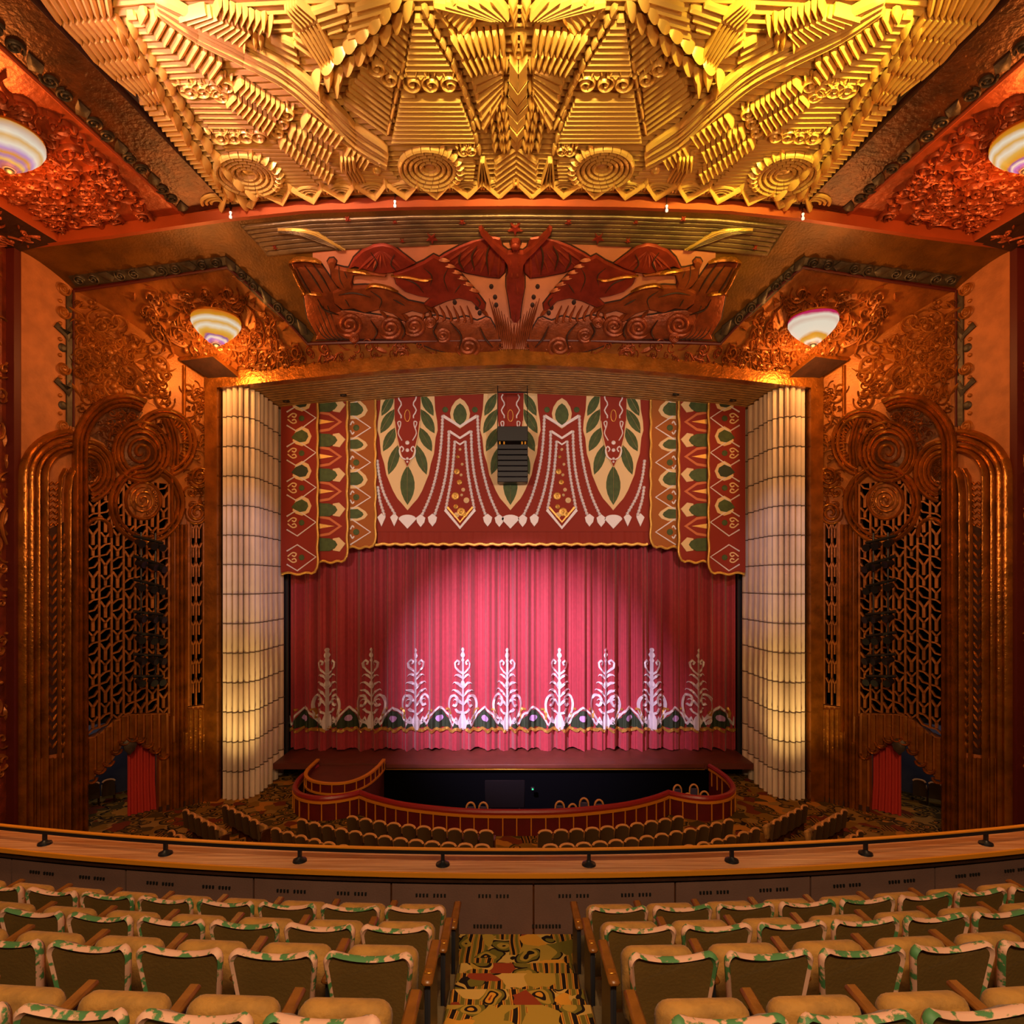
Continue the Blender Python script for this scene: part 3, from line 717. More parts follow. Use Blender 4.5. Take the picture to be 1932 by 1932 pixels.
def patch(mb, S, poly, h, dx=0.03, mi=0):
    """flat appliqué that follows the folds"""
    x0 = min(p[0] for p in poly); x1 = max(p[0] for p in poly); k = max(2, int((x1-x0)/dx)); prev = None
    for i in range(k+1):
        x = x0+(x1-x0)*min(max(i/k, 1e-4), 1-1e-4); iv = clip_line(poly, Vector((x, 0)), Vector((0, 1)))
        if not iv: prev = None; continue
        a, b = S.pt(x, iv[0][0], h), S.pt(x, iv[-1][1], h)
        if prev is not None: o = len(mb.v); mb.v += [tuple(q) for q in (prev[0], a, b, prev[1])]; mb.f.append((o, o+1, o+2, o+3)); mb.m.append(mi)
        prev = (a, b)
def cs(mb, pts, w, h=0.05, mi=0, taper=0.0): strip(mb, CUR, resample(U(CUR, pts), 0.05), w*0.0235, h, 0.015, mi, taper, True)
def ell(cx, cy, rx, ry, n=14): return [(cx+rx*math.cos(2*PI*i/n), cy+ry*math.sin(2*PI*i/n)) for i in range(n)]
def silver_tree(cx):
    m = MB()
    cs(m, [(cx, 1378), (cx, 1300), (cx, 1226)], 4.2)
    for y, r in ((1226, 3.2), (1236, 4.5), (1246, 3.2), (1290, 4.5)): patch(m, CUR, U(CUR, ell(cx, y, r, r*1.2)), 0.075)
    patch(m, CUR, U(CUR, [(cx-6, 1375), (cx-9, 1362), (cx-5, 1350), (cx, 1342), (cx+5, 1350), (cx+9, 1362), (cx+6, 1375)]), 0.08)
    for s in (-1, 1):
        cs(m, [(cx+s*x, y) for x, y in ((1, 1272), (7, 1266), (13, 1258), (14, 1250), (10, 1245), (6, 1249), (8, 1254))], 3.2)
        for y0, dx, dy in ((1284, 12, 12), (1302, 15, 16), (1318, 17, 18), (1334, 14, 16)):
            cs(m, smooth([(cx, y0), (cx+s*dx*0.5, y0-dy*0.75), (cx+s*dx, y0-dy), (cx+s*(dx+3), y0-dy+3)], 3), 4.2, taper=0.4)
        cs(m, smooth([(cx+s*x, y) for x, y in ((3, 1368), (14, 1360), (23, 1346), (26, 1328), (22, 1314), (14, 1311), (9, 1320), (13, 1330), (18, 1328))], 3), 4.4)
        cs(m, smooth([(cx+s*x, y) for x, y in ((2, 1346), (9, 1342), (13, 1336))], 3), 4.0)
    return m
TX = [617, 700, 785, 873, 957, 1055, 1143, 1230, 1315]
for cx in TX: silver_tree(cx).build('silver_tree', 'silver', t)
TX2 = [534]+TX+[1400]
for a, b in zip(TX2, TX2[1:]):
    c = (a+b)/2; k = (b-a)/86
    gr = MB(); si = MB(); vi = MB(); gi = MB()
    X = lambda v: min(max(v, 545), 1384)
    q = lambda l: [(X(x), y) for x, y in l]
    patch(gr, CUR, U(CUR, q([(c-22*k, 1372), (c-20*k, 1360), (c-6*k, 1342), (c, 1338), (c+6*k, 1342), (c+20*k, 1360), (c+22*k, 1372)])), 0.05)
    for s in (-1, 1): patch(gr, CUR, U(CUR, q([(c+s*24*k, 1372), (c+s*30*k, 1356), (c+s*36*k, 1372)][::s])), 0.05)
    cs(si, q([(c-24*k, 1366), (c-16*k, 1348), (c, 1333), (c+16*k, 1348), (c+24*k, 1366)]), 3.5)
    for s in (-1, 1): cs(gi, q([(c+s*12*k, 1338), (c+s*18*k, 1337), (c+s*21*k, 1345), (c+s*20*k, 1356)]), 4); cs(si, q([(c+s*25*k, 1368), (c+s*31*k, 1352), (c+s*36*k, 1366)]), 2.6)
    patch(vi, CUR, U(CUR, q(ell(c, 1354, 7*k, 6))), 0.09)
    pts = [(X(c+x*k), 1376+2.5*math.sin(x*0.35)) for x in range(-43, 44, 3)]
    cs(gi, pts, 5.5, 0.06)
    gr.build('green_peak', 'darkgreen', t); si.build('silver_braid', 'silver', t); vi.build('lilac_jewel', 'violet', t); gi.build('gilt_hem_band', 'gilt', t)

# ---- valance
VAL = Plane((0, 26.30, 0), (1, 0, 0), (0, 0, 1))
vt = thing('valance', 'red stage valance with green leaf clusters and pearl braids above the curtain', 'valance', (0, 26.3, 9.9))
def vrel(mb, S, pts, h=0.03, h0=0.0): relief(mb, S, U(S, pts), h, 0.008, h0); return mb
def vst(mb, S, pts, w, h=0.035, h0=0.0, flat=False, taper=0.0, k=None): strip(mb, S, U(S, pts), w*S_PX(S), h, h0, 0, taper, flat); return mb
def S_PX(S): return (S.o.y)/F
m = MB(); p = U(VAL, [(704, 715), (1226, 715), (1226, 1003), (704, 1003)]); relief(m, VAL, p, 0.0, 0.0, -0.05); m.build('valance_cloth', 'redcloth', vt)
m = MB(); xs = [-5.85+0.02*i for i in range(610)]; z1 = VAL.uv(900, 1000)[1]; z0 = VAL.uv(900, 1027)[1]; n = len(xs)
for z in (z0, z1): m.v += [(x, 26.30+(0.045*abs(math.sin(PI*x/0.28))+0.02*math.sin(9*x) if z == z0 else 0.03), z) for x in xs]
m.f = [(i, i+1, n+i+1, n+i) for i in range(n-1)]; m.m = [0]*len(m.f); m.build('pleated_skirt', 'redcloth', vt, angle=180)
m = MB(); vst(m, VAL, [(706+4*i, 1027+1.2*math.sin(i*1.1)) for i in range(130)], 6, 0.06); m.build('gilt_fringe', 'gilt', vt)
def leaf_cluster(cx):
    L = lambda pts: [(cx+x, y) for x, y in pts]
    half = [(0, 963), (10, 951), (19, 941), (22, 936), (28, 925), (37, 903), (40, 896), (44, 875), (50, 856), (51, 846), (53, 826), (57, 812), (56, 795), (52, 772), (50, 735)]
    m = MB(); vrel(m, VAL, L(half+[(-x, y) for x, y in reversed(half[1:])]), 0.02); m.build('leaf_ground', 'cream', vt)
    for s in (-1, 1):
        for (x0, y0, x1, y1, w) in ((26, 742, 49, 785, 21), (25, 772, 51, 818, 23), (22, 806, 46, 852, 23), (16, 838, 36, 896, 23)):
            m = MB(); leaf(m, VAL, VAL.uv(cx+s*x0, y0), VAL.uv(cx+s*x1, y1), w*0.0228, 0.05, h0=0.02, n=6, sharp=0.7); g = m.build('leaf', 'green', vt)
            m = MB(); vst(m, VAL, [(cx+s*(x0+2), y0+3), (cx+s*(x1-2), y1-6)], 3.0, 0.03, 0.055, taper=0.4); m.build('vein', 'cream', g)
    m = MB(); leaf(m, VAL, VAL.uv(cx, 878), VAL.uv(cx, 953), 33*0.0228, 0.05, h0=0.02, n=7, sharp=0.7); g = m.build('leaf', 'green', vt)
    m = MB(); vst(m, VAL, [(cx, 884), (cx, 948)], 3.4, 0.03, 0.055, taper=0.3); m.build('vein', 'cream', g)
    m = MB(); vrel(m, VAL, L([(-25, 735), (25, 735), (24, 795), (20, 825), (12, 858), (0, 882), (-12, 858), (-20, 825), (-24, 795)]), 0.07, 0.0); tg = m.build('tongue', 'redcloth', vt)
    m = MB()
    vst(m, VAL, L([(-24, 795), (-20, 825), (-12, 858), (0, 882), (12, 858), (20, 825), (24, 795)]), 2.2, 0.02, 0.07)
    m.build('tongue_piping', 'cream', tg)
    m = MB()
    for s in (-1, 1):
        vst(m, VAL, [(cx+s*(14+3*math.sin(i*1.3)), 745+i*5) for i in range(10)], 3, 0.03, 0.07)
        vst(m, VAL, [(cx+s*p.x, p.y) for p in smooth([(3, 868), (12, 862), (15, 850), (11, 843), (7, 848), (10, 853)], 3)], 3, 0.03, 0.07)
        vst(m, VAL, [(cx+s*p.x, p.y) for p in smooth([(15, 808), (18, 798), (13, 796), (13, 804), (17, 818), (10, 832)], 3)], 2.6, 0.03, 0.07)
    for y, r in ((836, 4.5), (850, 4), (866, 3), (872, 2.4)): dome(m, VAL, VAL.uv(cx, y), r*0.0228, 0.04, 8, h0=0.07)
    m.build('silver_scroll', 'silver', tg)
    m = MB(); vst(m, VAL, [(cx+5*math.cos(a), 785+11*math.sin(a)) for a in [2*PI*i/14 for i in range(15)]], 1.8, 0.02, 0.07); m.build('oval_ring', 'gilt', tg)
    m = MB(); vrel(m, VAL, L([(-17, 980)]+[(17*math.cos(math.radians(180-a)), 980-9*math.sin(math.radians(a))) for a in range(20, 180, 20)]+[(17, 980), (0, 998)]), 0.05); m.build('silver_fan', 'silver', vt)
for cx in (769, 963, 1157): leaf_cluster(cx)
def braid(path, size=3.6):
    m = MB(); pts = resample(smooth(path, 5), 0.5); acc = 99; last = None
    vst(m, VAL, [(p.x, p.y) for p in smooth(path, 5)], size*1.3, 0.035)
    for p in pts:
        if last is None or (p-last).length > size*1.75: dome(m, VAL, VAL.uv(p.x, p.y), size*0.0228*0.95, 0.07, 8, h0=0.01); last = p
    return m
def tower(cx):
    for s in (-1, 1):
        for path in ([(33, 786), (34, 812), (37, 850), (44, 892), (56, 935), (72, 972)], [(21, 815), (22, 850), (26, 890), (35, 932), (48, 972)], [(10, 834), (12, 862), (16, 900), (24, 945), (27, 962)]):
            braid([(cx+s*x, y) for x, y in path]).build('pearl_braid', 'silver', vt)
    for (w, y, d, th) in ((32, 785, 20, 6), (20, 814, 13, 5), (9, 833, 6, 3.5)):
        m = MB(); vst(m, VAL, [(cx-w, y), (cx, y+d), (cx+w, y)], th, 0.04, 0.01, True); m.build('zigzag_band', 'silver', vt)
    m = MB(); vst(m, VAL, [(cx-28, 962), (cx, 996), (cx+28, 962)], 6, 0.05, 0.01, True); m.build('pointed_band', 'silver', vt)
    m = MB(); vst(m, VAL, [(cx-24, 957), (cx, 985), (cx+24, 957)], 4, 0.06, 0.01, True); m.build('gilt_pointed_band', 'gilt', vt)
    for i, (dx, y, r) in enumerate(((0, 848, 3), (-4, 862, 3.4), (4, 876, 3), (-6, 890, 6), (2, 896, 3), (-1, 910, 5.5), (6, 924, 4), (-9, 936, 8), (12, 944, 6), (-8, 956, 5), (3, 934, 3), (2, 966, 9), (-7, 972, 6), (9, 971, 6))):
        m = MB(); dome(m, VAL, VAL.uv(cx+dx, y), r*0.0228, 0.06, 10); dome(m, VAL, VAL.uv(cx+dx, y), r*0.0228*0.45, 0.05, 8, h0=0.04); m.build('rosette', 'gilt' if i % 2 else 'cream', vt)
    half = [(0, 809), (9, 803), (17, 792), (19, 780), (16, 768), (9, 757), (0, 751)]
    m = MB(); vrel(m, VAL, [(cx+x, y) for x, y in half+[(-x, y) for x, y in reversed(half[1:-1])]], 0.03); m.build('bud_ground', 'cream', vt)
    m = MB(); vrel(m, VAL, [(cx+x*0.68, 783+(y-781)*0.72) for x, y in half+[(-x, y) for x, y in reversed(half[1:-1])]], 0.05, 0.02); m.build('bud', 'green', vt)
    for s in (-1, 1):
        m = MB(); dome(m, VAL, VAL.uv(cx+s*28, 773), 6*0.0228, 0.03, 12); m.build('green_spot', 'green', vt)
        for dx, y in ((74, 982), (52, 981)):
            m = MB(); vrel(m, VAL, [(cx+s*dx-9, y-5), (cx+s*dx, y-12), (cx+s*dx+9, y-5), (cx+s*dx+7, y+4), (cx+s*dx, y+13), (cx+s*dx-7, y+4)], 0.05); m.build('silver_shell', 'silver', vt)
for cx in (868, 1060): tower(cx)
for s, c in ((-1, 712), (1, 1216)):
    for path in ([(0, 870), (4, 900), (14, 935), (34, 972)], [(1, 920), (5, 945), (14, 975)]): braid([(c-s*x, y) for x, y in path]).build('pearl_braid', 'silver', vt)
    for dx in (8, 32): m = MB(); x = c-s*dx; vrel(m, VAL, [(x-8, 976), (x, 968), (x+8, 976), (x, 994)], 0.05); m.build('silver_shell', 'silver', vt)

# ---- the six stepped side drapes
def drape(k, s):
    """k = 0 amber beside the valance, 1 palmettes, 2 diamonds beside the column; traced on the left, mirrored about the stage axis"""
    y = (26.18, 26.02, 25.86)[k]; S = Plane((0, y, 0), (1, 0, 0), (0, 0, 1)); sx = 1 if s < 0 else -1
    x0, x1, yb = ((655, 711, 1034), (599, 658, 1061), (530, 602, 1083))[k]
    kind = ('amber drape with white chevrons', 'red drape with green palmettes', 'red drape with white diamonds')[k]
    side = 'left' if s < 0 else 'right'
    lab = '%s, %s of the three stepped drapes %s of the valance' % (kind, ('innermost', 'middle', 'outermost')[k], side)
    p = S.uv((x0+x1)/2, yb); t = thing('stage_drape', lab, 'drape', (sx*p[0], y, p[1]), 'stepped drapes beside the valance')
    A = lambda nm, mt, m: m.build(nm, mt, t, sx)
    m = MB(); relief(m, S, U(S, [(x0, 715), (x1-3, 715), (x1-3, yb-14), (x1-7, yb-4), (x1-14, yb-1), (x0, yb-3)]), 0.0, 0.0, -0.05); A('drape_cloth', 'ambercloth' if k == 0 else 'redcloth', m)
    m = MB(); vst(m, S, [(x1-3, 715)]+[(x1-3+0.8*math.sin(i), 770+(yb-790)*i/40) for i in range(41)]+[(x1-4, yb-12), (x1-8, yb-4), (x1-14, yb-1)]+[(x1-14+(x0-x1+16)*i/10, yb-1-2*math.sin(i)) for i in range(1, 11)], 5, 0.06); A('rope_edge', 'gilt', m)
    for i in range(-1, 6):
        o = 65.6*i
        def ok(pts): return [(x, min(max(yy, 716), yb-5)) for x, yy in pts]
        if k == 2:
            if 854+o-12 < yb-8:
                m = MB(); vst(m, S, ok([(541, 843+o), (561, 831+o), (596, 854+o), (561, 880+o), (541, 868+o)]), 3.2, 0.03, 0.0); A('white_diamond', 'silver', m)
                m = MB(); dome(m, S, S.uv(569, 855+o), 6*y/F, 0.03, 12); A('green_spot', 'green', m)
                m = MB()
                for q in (-1, 1): vst(m, S, [(p_.x, p_.y) for p_ in smooth([(543, 855+o+q*2), (552, 855+o+q*9), (559, 855+o+q*7), (556, 855+o+q*2), (551, 855+o+q*4)], 3)], 3, 0.03)
                A('cream_scroll', 'cream', m)
            if 888+o < yb-12 and 822+o > 740:
                m = MB(); vrel(m, S, ok([(552, 832+o), (558, 811+o), (570, 804+o), (582, 810+o), (588, 823+o), (583, 836+o), (570, 842+o), (558, 838+o)]), 0.02); A('bud_ground', 'cream', m)
                m = MB(); vrel(m, S, ok([(550, 826+o), (558, 816+o), (570, 811+o), (580, 817+o), (582, 824+o), (577, 833+o), (566, 835+o), (556, 830+o)]), 0.04, 0.01); A('bud', 'darkgreen' if i % 2 else 'green', m)
        if k == 1:
            if 796+o+20 < yb-3:
                m = MB(); vrel(m, S, ok([(603, 776+o), (622, 779+o), (646, 796+o), (622, 813+o), (603, 816+o)]), 0.02); A('peach_leaf_ground', 'peach', m)
                m = MB(); vrel(m, S, ok([(603, 781+o), (621, 784+o), (639, 796+o), (621, 808+o), (603, 811+o)]), 0.04, 0.01); A('red_leaf', 'redcloth', m)
                m = MB(); vrel(m, S, ok([(603, 791+o), (632, 796+o), (603, 801+o)]), 0.05, 0.03); A('gold_spike', 'gilt', m)
            if 846+o < yb-4 and 818+o > 735:
                m = MB(); vrel(m, S, ok([(628, 819+o), (640, 817+o), (652, 829+o), (641, 844+o), (628, 842+o)]), 0.03); A('cream_head', 'cream', m)
                m = MB(); vrel(m, S, ok([(603, 818+o), (622, 819+o), (633, 824+o), (637, 831+o), (632, 838+o), (622, 843+o), (603, 843+o)]), 0.045, 0.01); A('green_palmette', 'green', m)
        if k == 0:
            if 830+o < yb-4:
                m = MB(); vst(m, S, ok([(661, 781+o), (699, 807+o), (661, 831+o)]), 3.4, 0.03); A('white_chevron', 'silver', m)
                m = MB(); dome(m, S, S.uv(672, 807+o), 6.5*y/F, 0.03, 12); A('green_spot', 'green', m)
                m = MB()
                for q in (-1, 1): vst(m, S, [(p_.x, p_.y) for p_ in smooth([(661, 807+o+q*5), (665, 807+o+q*12), (668, 807+o+q*8)], 3)], 3, 0.03)
                A('silver_scroll', 'silver', m)
            if 848+o < yb-4 and 840+o > 745:
                r = 1.25 if i % 2 else 0.9
                m = MB(); vrel(m, S, ok([(661, 840+o-16*r), (676, 840+o-17*r), (690, 840+o-7*r), (694, 840+o), (688, 840+o+8*r), (676, 840+o+13*r), (661, 840+o+13*r)]), 0.02); A('bud_ground', 'cream', m)
                m = MB(); vrel(m, S, ok([(661, 840+o-11*r), (675, 840+o-12*r), (684, 840+o-5*r), (686, 840+o), (682, 840+o+5*r), (674, 840+o+8*r), (661, 840+o+8*r)]), 0.045, 0.01); A('bud', 'green', m)
for k in range(3):
    for s in (-1, 1): drape(k, s)

# ---- fluted gauze columns
PLAN = smooth([(-11.10, 23.28), (-10.75, 23.10), (-10.35, 23.12), (-10.06, 23.42), (-9.99, 24.1), (-9.98, 25.2), (-9.99, 26.55)], 10)
def column(s):
    sx = 1 if s < 0 else -1; side = 'left' if s < 0 else 'right'
    t = thing('fluted_column', 'tall ivory fluted gauze column lit from within, %s of the curtain' % side, 'column', (sx*-10.5, 24.0, 0.0))
    L = [0.0]
    for a, b in zip(PLAN, PLAN[1:]): L.append(L[-1]+(b-a).length)
    def at(u):
        u = min(max(u, 0), L[-1]-1e-6)
        for i in range(len(L)-1):
            if u <= L[i+1]: k = (u-L[i])/(L[i+1]-L[i]); p = PLAN[i]+(PLAN[i+1]-PLAN[i])*k; d = (PLAN[i+1]-PLAN[i]).normalized(); return p, Vector((d.y, -d.x))
    ub = [0, 0.22, 0.45, 0.68, 0.91, 1.14, 1.38, 1.68, 2.05, 2.5, 3.05, 3.7, L[-1]]; zt = 15.62
    seams = [zt-1.12*i for i in range(15)]
    shape = [(0.08, -0.75), (0.13, -0.15), (0.27, 0.25), (0.5, 0.42), (0.73, 0.25), (0.87, -0.15), (0.92, -0.75)]
    for u0, u1 in zip(ub, ub[1:]):
        m = MB(); rows = []; w = u1-u0; kb = min(w, 0.30)
        zs = [0.0]+sorted(z+dz for z in seams if z > 0.3 and z < zt-0.2 for dz in (-0.03, 0, 0.03))+[zt]
        for z in zs:
            g = 0.02 if any(abs(z-q) < 0.001 for q in seams) and 0.2 < z < zt-0.2 else 0.0
            r = []
            for a, b in shape: p, nrm = at(u0+a*w); p = p+nrm*(b*kb-g); r.append((p.x, p.y, z))
            rows.append(r)
        n = len(shape); vs = [v for r in rows for v in r]
        m.add(vs, [(j*n+i, j*n+i+1, (j+1)*n+i+1, (j+1)*n+i) for j in range(len(rows)-1) for i in range(n-1)]); m.build('flute', 'flute', t, sx, 60)
    m = MB(); vs = []
    for z in (0.0, zt):
        for i in range(61): p, nrm = at(L[-1]*i/60); p = p-nrm*0.14; vs.append((p.x, p.y, z))
    m.add(vs, [(i, i+1, 62+i, 61+i) for i in range(60)]); m.build('backing', 'dark', t, sx)  # dark sheet paints the shade in the gaps between flutes
    for z in seams[1:-1]:
        m = MB(); pts = []
        for u0, u1 in zip(ub, ub[1:]):
            for a, b in shape: p, nrm = at(u0+a*(u1-u0)); p = p+nrm*(b*min(u1-u0, 0.30)+0.004); pts.append((p.x, p.y, z))
        tube(m, pts, 0.022, 5); m.build('seam', 'seam', t, sx)
for s in (-1, 1): column(s)

# ---- loudspeaker array in front of the valance
t = thing('speaker_array', 'black hanging loudspeaker array in front of the middle leaf cluster', 'speaker', (0, 25.0, 12.3))
DS = 25.0
def bx(mb, px0, px1, py0, py1, dep, d=DS, b=0.02):
    p0, p1 = P(px0, py1, d), P(px1, py0, d); rbox(mb, ((p0.x+p1.x)/2, d+dep/2, (p0.z+p1.z)/2), (p1.x-p0.x, dep, p1.z-p0.z), b)
m = MB(); bx(m, 938, 996, 804, 832, 0.7); m.build('subwoofer', 'black', t)
for i in range(7): m = MB(); bx(m, 938.5, 996, 838+10.3*i, 838+10.3*(i+1)-0.8, 0.65, DS+0.012*i*i); m.build('cabinet', 'blackmetal', t)
m = MB()
for x in (943, 951, 985, 991): bx(m, x-1.5, x+1.5, 831, 839, 0.06, DS+0.1, 0.005)
m.build('bracket', 'brass', t)
m = MB()
for x in (939, 995): p = P(x, 806, DS+0.2); tube(m, [p, (p.x, p.y, soff_z(p.x, p.y)-0.014)], 0.02, 6)
p0, p1 = P(939, 740, DS+0.2), P(995, 740, DS+0.2); tube(m, [p0, p1], 0.03, 6); m.build('suspension_cable', 'blackmetal', t)

# ================================================================ PIT, PLATFORM, STALLS
def path_wall(mb, path, z0, z1, th, mi=0):
    """thin upright wall along a plan path"""
    path = [V2(p) for p in path]; n = len(path); vs = []
    for i, p in enumerate(path):
        t = (path[min(i+1, n-1)]-path[max(i-1, 0)]).normalized(); nr = Vector((-t.y, t.x))*(th/2)
        vs += [(p.x+nr.x, p.y+nr.y, z0), (p.x-nr.x, p.y-nr.y, z0), (p.x-nr.x, p.y-nr.y, z1), (p.x+nr.x, p.y+nr.y, z1)]
    fs = [(i*4+k, (i+1)*4+k, (i+1)*4+(k+1) % 4, i*4+(k+1) % 4) for i in range(n-1) for k in range(4)]+[(0, 1, 2, 3), tuple(reversed(range((n-1)*4, n*4)))]
    mb.add(vs, fs, mi); return mb
def along(path, step):
    pts = resample(path, 0.02); acc = 0.0; out = []; last = pts[0]; nxt = step*0.5
    for a, b in zip(pts, pts[1:]):
        l = (b-a).length
        if acc+l >= nxt: out.append((b, (b-a).normalized())); nxt += step
        acc += l
    return out
left_l = smooth(BAR[:6], 4)[:-1]+smooth(BAR[5:], 4)
PATH = [Vector((-p.x, p.y)) for p in reversed(left_l[1:])]+left_l
t = thing('pit_barrier', 'maroon panelled orchestra pit barrier with brass edge and red padded rail', 'barrier', (0, 20.0, 0))
m = MB(); path_wall(m, PATH, -1.6, 0.60, 0.10); m.build('barrier_wall', 'maroonwood', t)
m = MB(); path_wall(m, PATH, 0.585, 0.66, 0.17); m.build('brass_edge', 'ledgeline', t)
m = MB(); tube(m, [(p.x, p.y+0.05, 0.74) for p in PATH], 0.10, 8); m.build('padded_rail', 'redpad', t)
for p, d in along(PATH, 0.46):
    ang = math.atan2(d.y, d.x); nr = Vector((-d.y, d.x)); nr = nr if nr.y < 0 else -nr
    m = MB(); box(m, (p.x+nr.x*0.06, p.y+nr.y*0.06, 0.30), (0.035, 0.04, 0.58), ang); m.build('brass_strip', 'ledgeline', t)
# raised platform on the left of the pit
PL = smooth([(-8.0, 24.98), (-7.98, 23.6), (-7.75, 22.75), (-7.25, 22.2), (-6.6, 21.98), (-6.0, 22.15), (-5.55, 22.9), (-5.35, 24.0), (-5.3, 24.98)], 4)
t = thing('organ_platform', 'raised maroon platform with rounded front beside the orchestra pit', 'platform', (-6.65, 23.5, -1.5))
m = MB(); prism(m, [(p.x, p.y) for p in PL], -1.5, 0.72); m.build('platform_body', 'stagewood', t)
m = MB(); path_wall(m, PL, 0.55, 0.93, 0.06); m.build('fascia', 'maroonwood', t)
for z in (0.93, 0.56): m = MB(); path_wall(m, PL, z, z+0.07, 0.13); m.build('brass_rim', 'ledgeline', t)
for p, d in along(PL, 0.44):
    c = Vector((-6.65, 23.9)); nr = Vector((-d.y, d.x)); nr = nr if nr.dot(p-c) > 0 else -nr
    m = MB(); box(m, (p.x+nr.x*0.045, p.y+nr.y*0.045, 0.75), (0.03, 0.03, 0.34), math.atan2(d.y, d.x)); m.build('brass_strip', 'ledgeline', t)
# things standing in the pit
def pit_chair(x, y, rz, zt, lab):
    t = thing('pit_chair', lab, 'chair', (x, y, -1.55), 'chairs in the orchestra pit', rz)
    h = zt+1.55; m = MB()
    pts = [(-0.15, 0, 0)]+[(-0.15, 0, h-0.25)]+[(0.15*math.cos(PI-a), 0, h-0.2+0.2*math.sin(a)) for a in [PI*i/8 for i in range(1, 8)]]+[(0.15, 0, h-0.25), (0.15, 0, 0)]
    tube(m, pts, 0.035, 6); m.build('hoop_back', 'orchtrim', t, local=True)
    m = MB(); rbox(m, (0, -0.03, h-0.34), (0.26, 0.05, 0.42), 0.02); m.build('back_pad', 'violetdark', t, local=True)
    m = MB(); rbox(m, (0, 0.24, h-0.75), (0.30, 0.40, 0.07), 0.02); m.build('seat', 'black', t, local=True)
    for sx in (-1, 1): m = MB(); tube(m, [(sx*0.12, 0.40, 0), (sx*0.12, 0.40, h-0.76)], 0.02, 6); m.build('leg', 'blackmetal', t, local=True)
def pc(px, py, d, rz, lab):
    p = P(px, py, d); pit_chair(p.x, p.y, rz, p.z, lab)
pc(888, 1514, 20.9, 0.1, 'hoop-backed pit chair, left of the pair beside the dark screen')
pc(912, 1514, 20.9, -0.1, 'hoop-backed pit chair, right of the pair beside the dark screen')
pc(1056, 1512, 20.9, 0.0, 'hoop-backed pit chair, first of the four right of the dark screen')
pc(1080, 1517, 20.8, 0.2, 'hoop-backed pit chair, second of the four right of the dark screen')
pc(1102, 1506, 21.2, -0.2, 'hoop-backed pit chair, third of the four right of the dark screen')
pc(1130, 1509, 21.2, 0.1, 'hoop-backed pit chair, fourth of the four right of the dark screen')
pc(1268, 1494, 22.4, 0.4, 'hoop-backed pit chair, first of five in the right bay of the pit')
pc(1278, 1481, 22.9, 0.1, 'tall hoop-backed pit chair, second of five in the right bay of the pit')
pc(1297, 1497, 22.3, 0.2, 'hoop-backed pit chair, third of five in the right bay of the pit')
pc(1309, 1480, 22.9, -0.1, 'tall hoop-backed pit chair, fourth of five in the right bay of the pit')
pc(1329, 1493, 22.4, -0.2, 'hoop-backed pit chair, fifth of five in the right bay of the pit')
t = thing('pit_screen', 'dark flat screen standing in the middle of the orchestra pit', 'screen', (-0.1, 22.6, -1.55))
p0, p1 = P(915, 1524, 22.6), P(990, 1472, 22.6); m = MB(); rbox(m, ((p0.x+p1.x)/2, 22.6, (p0.z+p1.z)/2), (p1.x-p0.x, 0.06, p1.z-p0.z), 0.02); m.build('panel', 'pitscreen', t)
for x in (p0.x+0.2, p1.x-0.2): m = MB(); rbox(m, (x, 22.65, (p0.z-1.55)/2), (0.06, 0.3, p0.z+1.55), 0.01); m.build('foot', 'blackmetal', t)
p = P(1005, 1489, 24.6); m = MB(); rbox(m, p+Vector((0, 0.04, 0)), (0.16, 0.1, 0.16), 0.02); o = single(m, 'indicator_box', 'blackmetal', 'small black box with a green light in the dark pit', 'indicator')
m = MB(); lathe(m, p, [(0.045, 0.0), (0.03, 0.02), (0.0, 0.025)], 8, axis=Vector((0, -1, 0))); m.build('green_light', 'ledgreen', o)

# ---- stalls seats
def stall_meshes():
    S = {}; m = MB(); W = 0.20; n = 8; vs = []
    for i in range(n+1):
        x = -W+2*W*i/n; b = 0.05*(1-(x/W)**2)
        for y, z in ((-0.02+b, 0.30), (-0.09+b, 0.85+0.03*(1-(x/W)**2)), (-0.02+b, 0.86+0.03*(1-(x/W)**2)), (0.06+b, 0.40)): vs.append((x, y, z))
    m.add(vs, [(i*4+k, (i+1)*4+k, (i+1)*4+k+1, i*4+k+1) for i in range(n) for k in range(3)]+[(0, 1, 2, 3), tuple(reversed(range(n*4, n*4+4)))]); S['backrest'] = m.mesh('backrest', 'stallback')
    m = MB(); pts = []
    for i in range(9): x = -W+2*W*i/8; pts.append((x, -0.055+0.05*(1-(x/W)**2), 0.875+0.035*(1-(x/W)**2)-(0.035 if i in (0, 8) else 0)))
    tube(m, pts, 0.036, 6); S['trim_band'] = m.mesh('trim_band', 'orchtrim')
    m = MB(); rbox(m, (0, 0.22, 0.50), (0.38, 0.13, 0.42), 0.04, rot=Matrix.Rotation(math.radians(-12), 3, 'X')); S['cushion'] = m.mesh('cushion', 'velvet')
    m = MB()
    rbox(m, (W+0.02, 0.2, 0.6), (0.05, 0.38, 0.04), 0.01); rbox(m, (W+0.02, 0.2, 0.29), (0.03, 0.3, 0.58), 0.01); S['arm_standard'] = m.mesh('arm_standard', 'darkbrown')
    return S
ST = stall_meshes()
def stall(x, y, rz, lab, grp):
    t = thing('stall_seat', lab, 'theatre seat', (x, y, 0.0), grp, rz)
    for nm in ('backrest', 'trim_band', 'cushion', 'arm_standard'):
        o = bpy.data.objects.new(nm, ST[nm]); COL.objects.link(o); o.parent = t
RN = ['in the row nearest the pit', 'in the second row from the pit', 'in the third row from the pit']
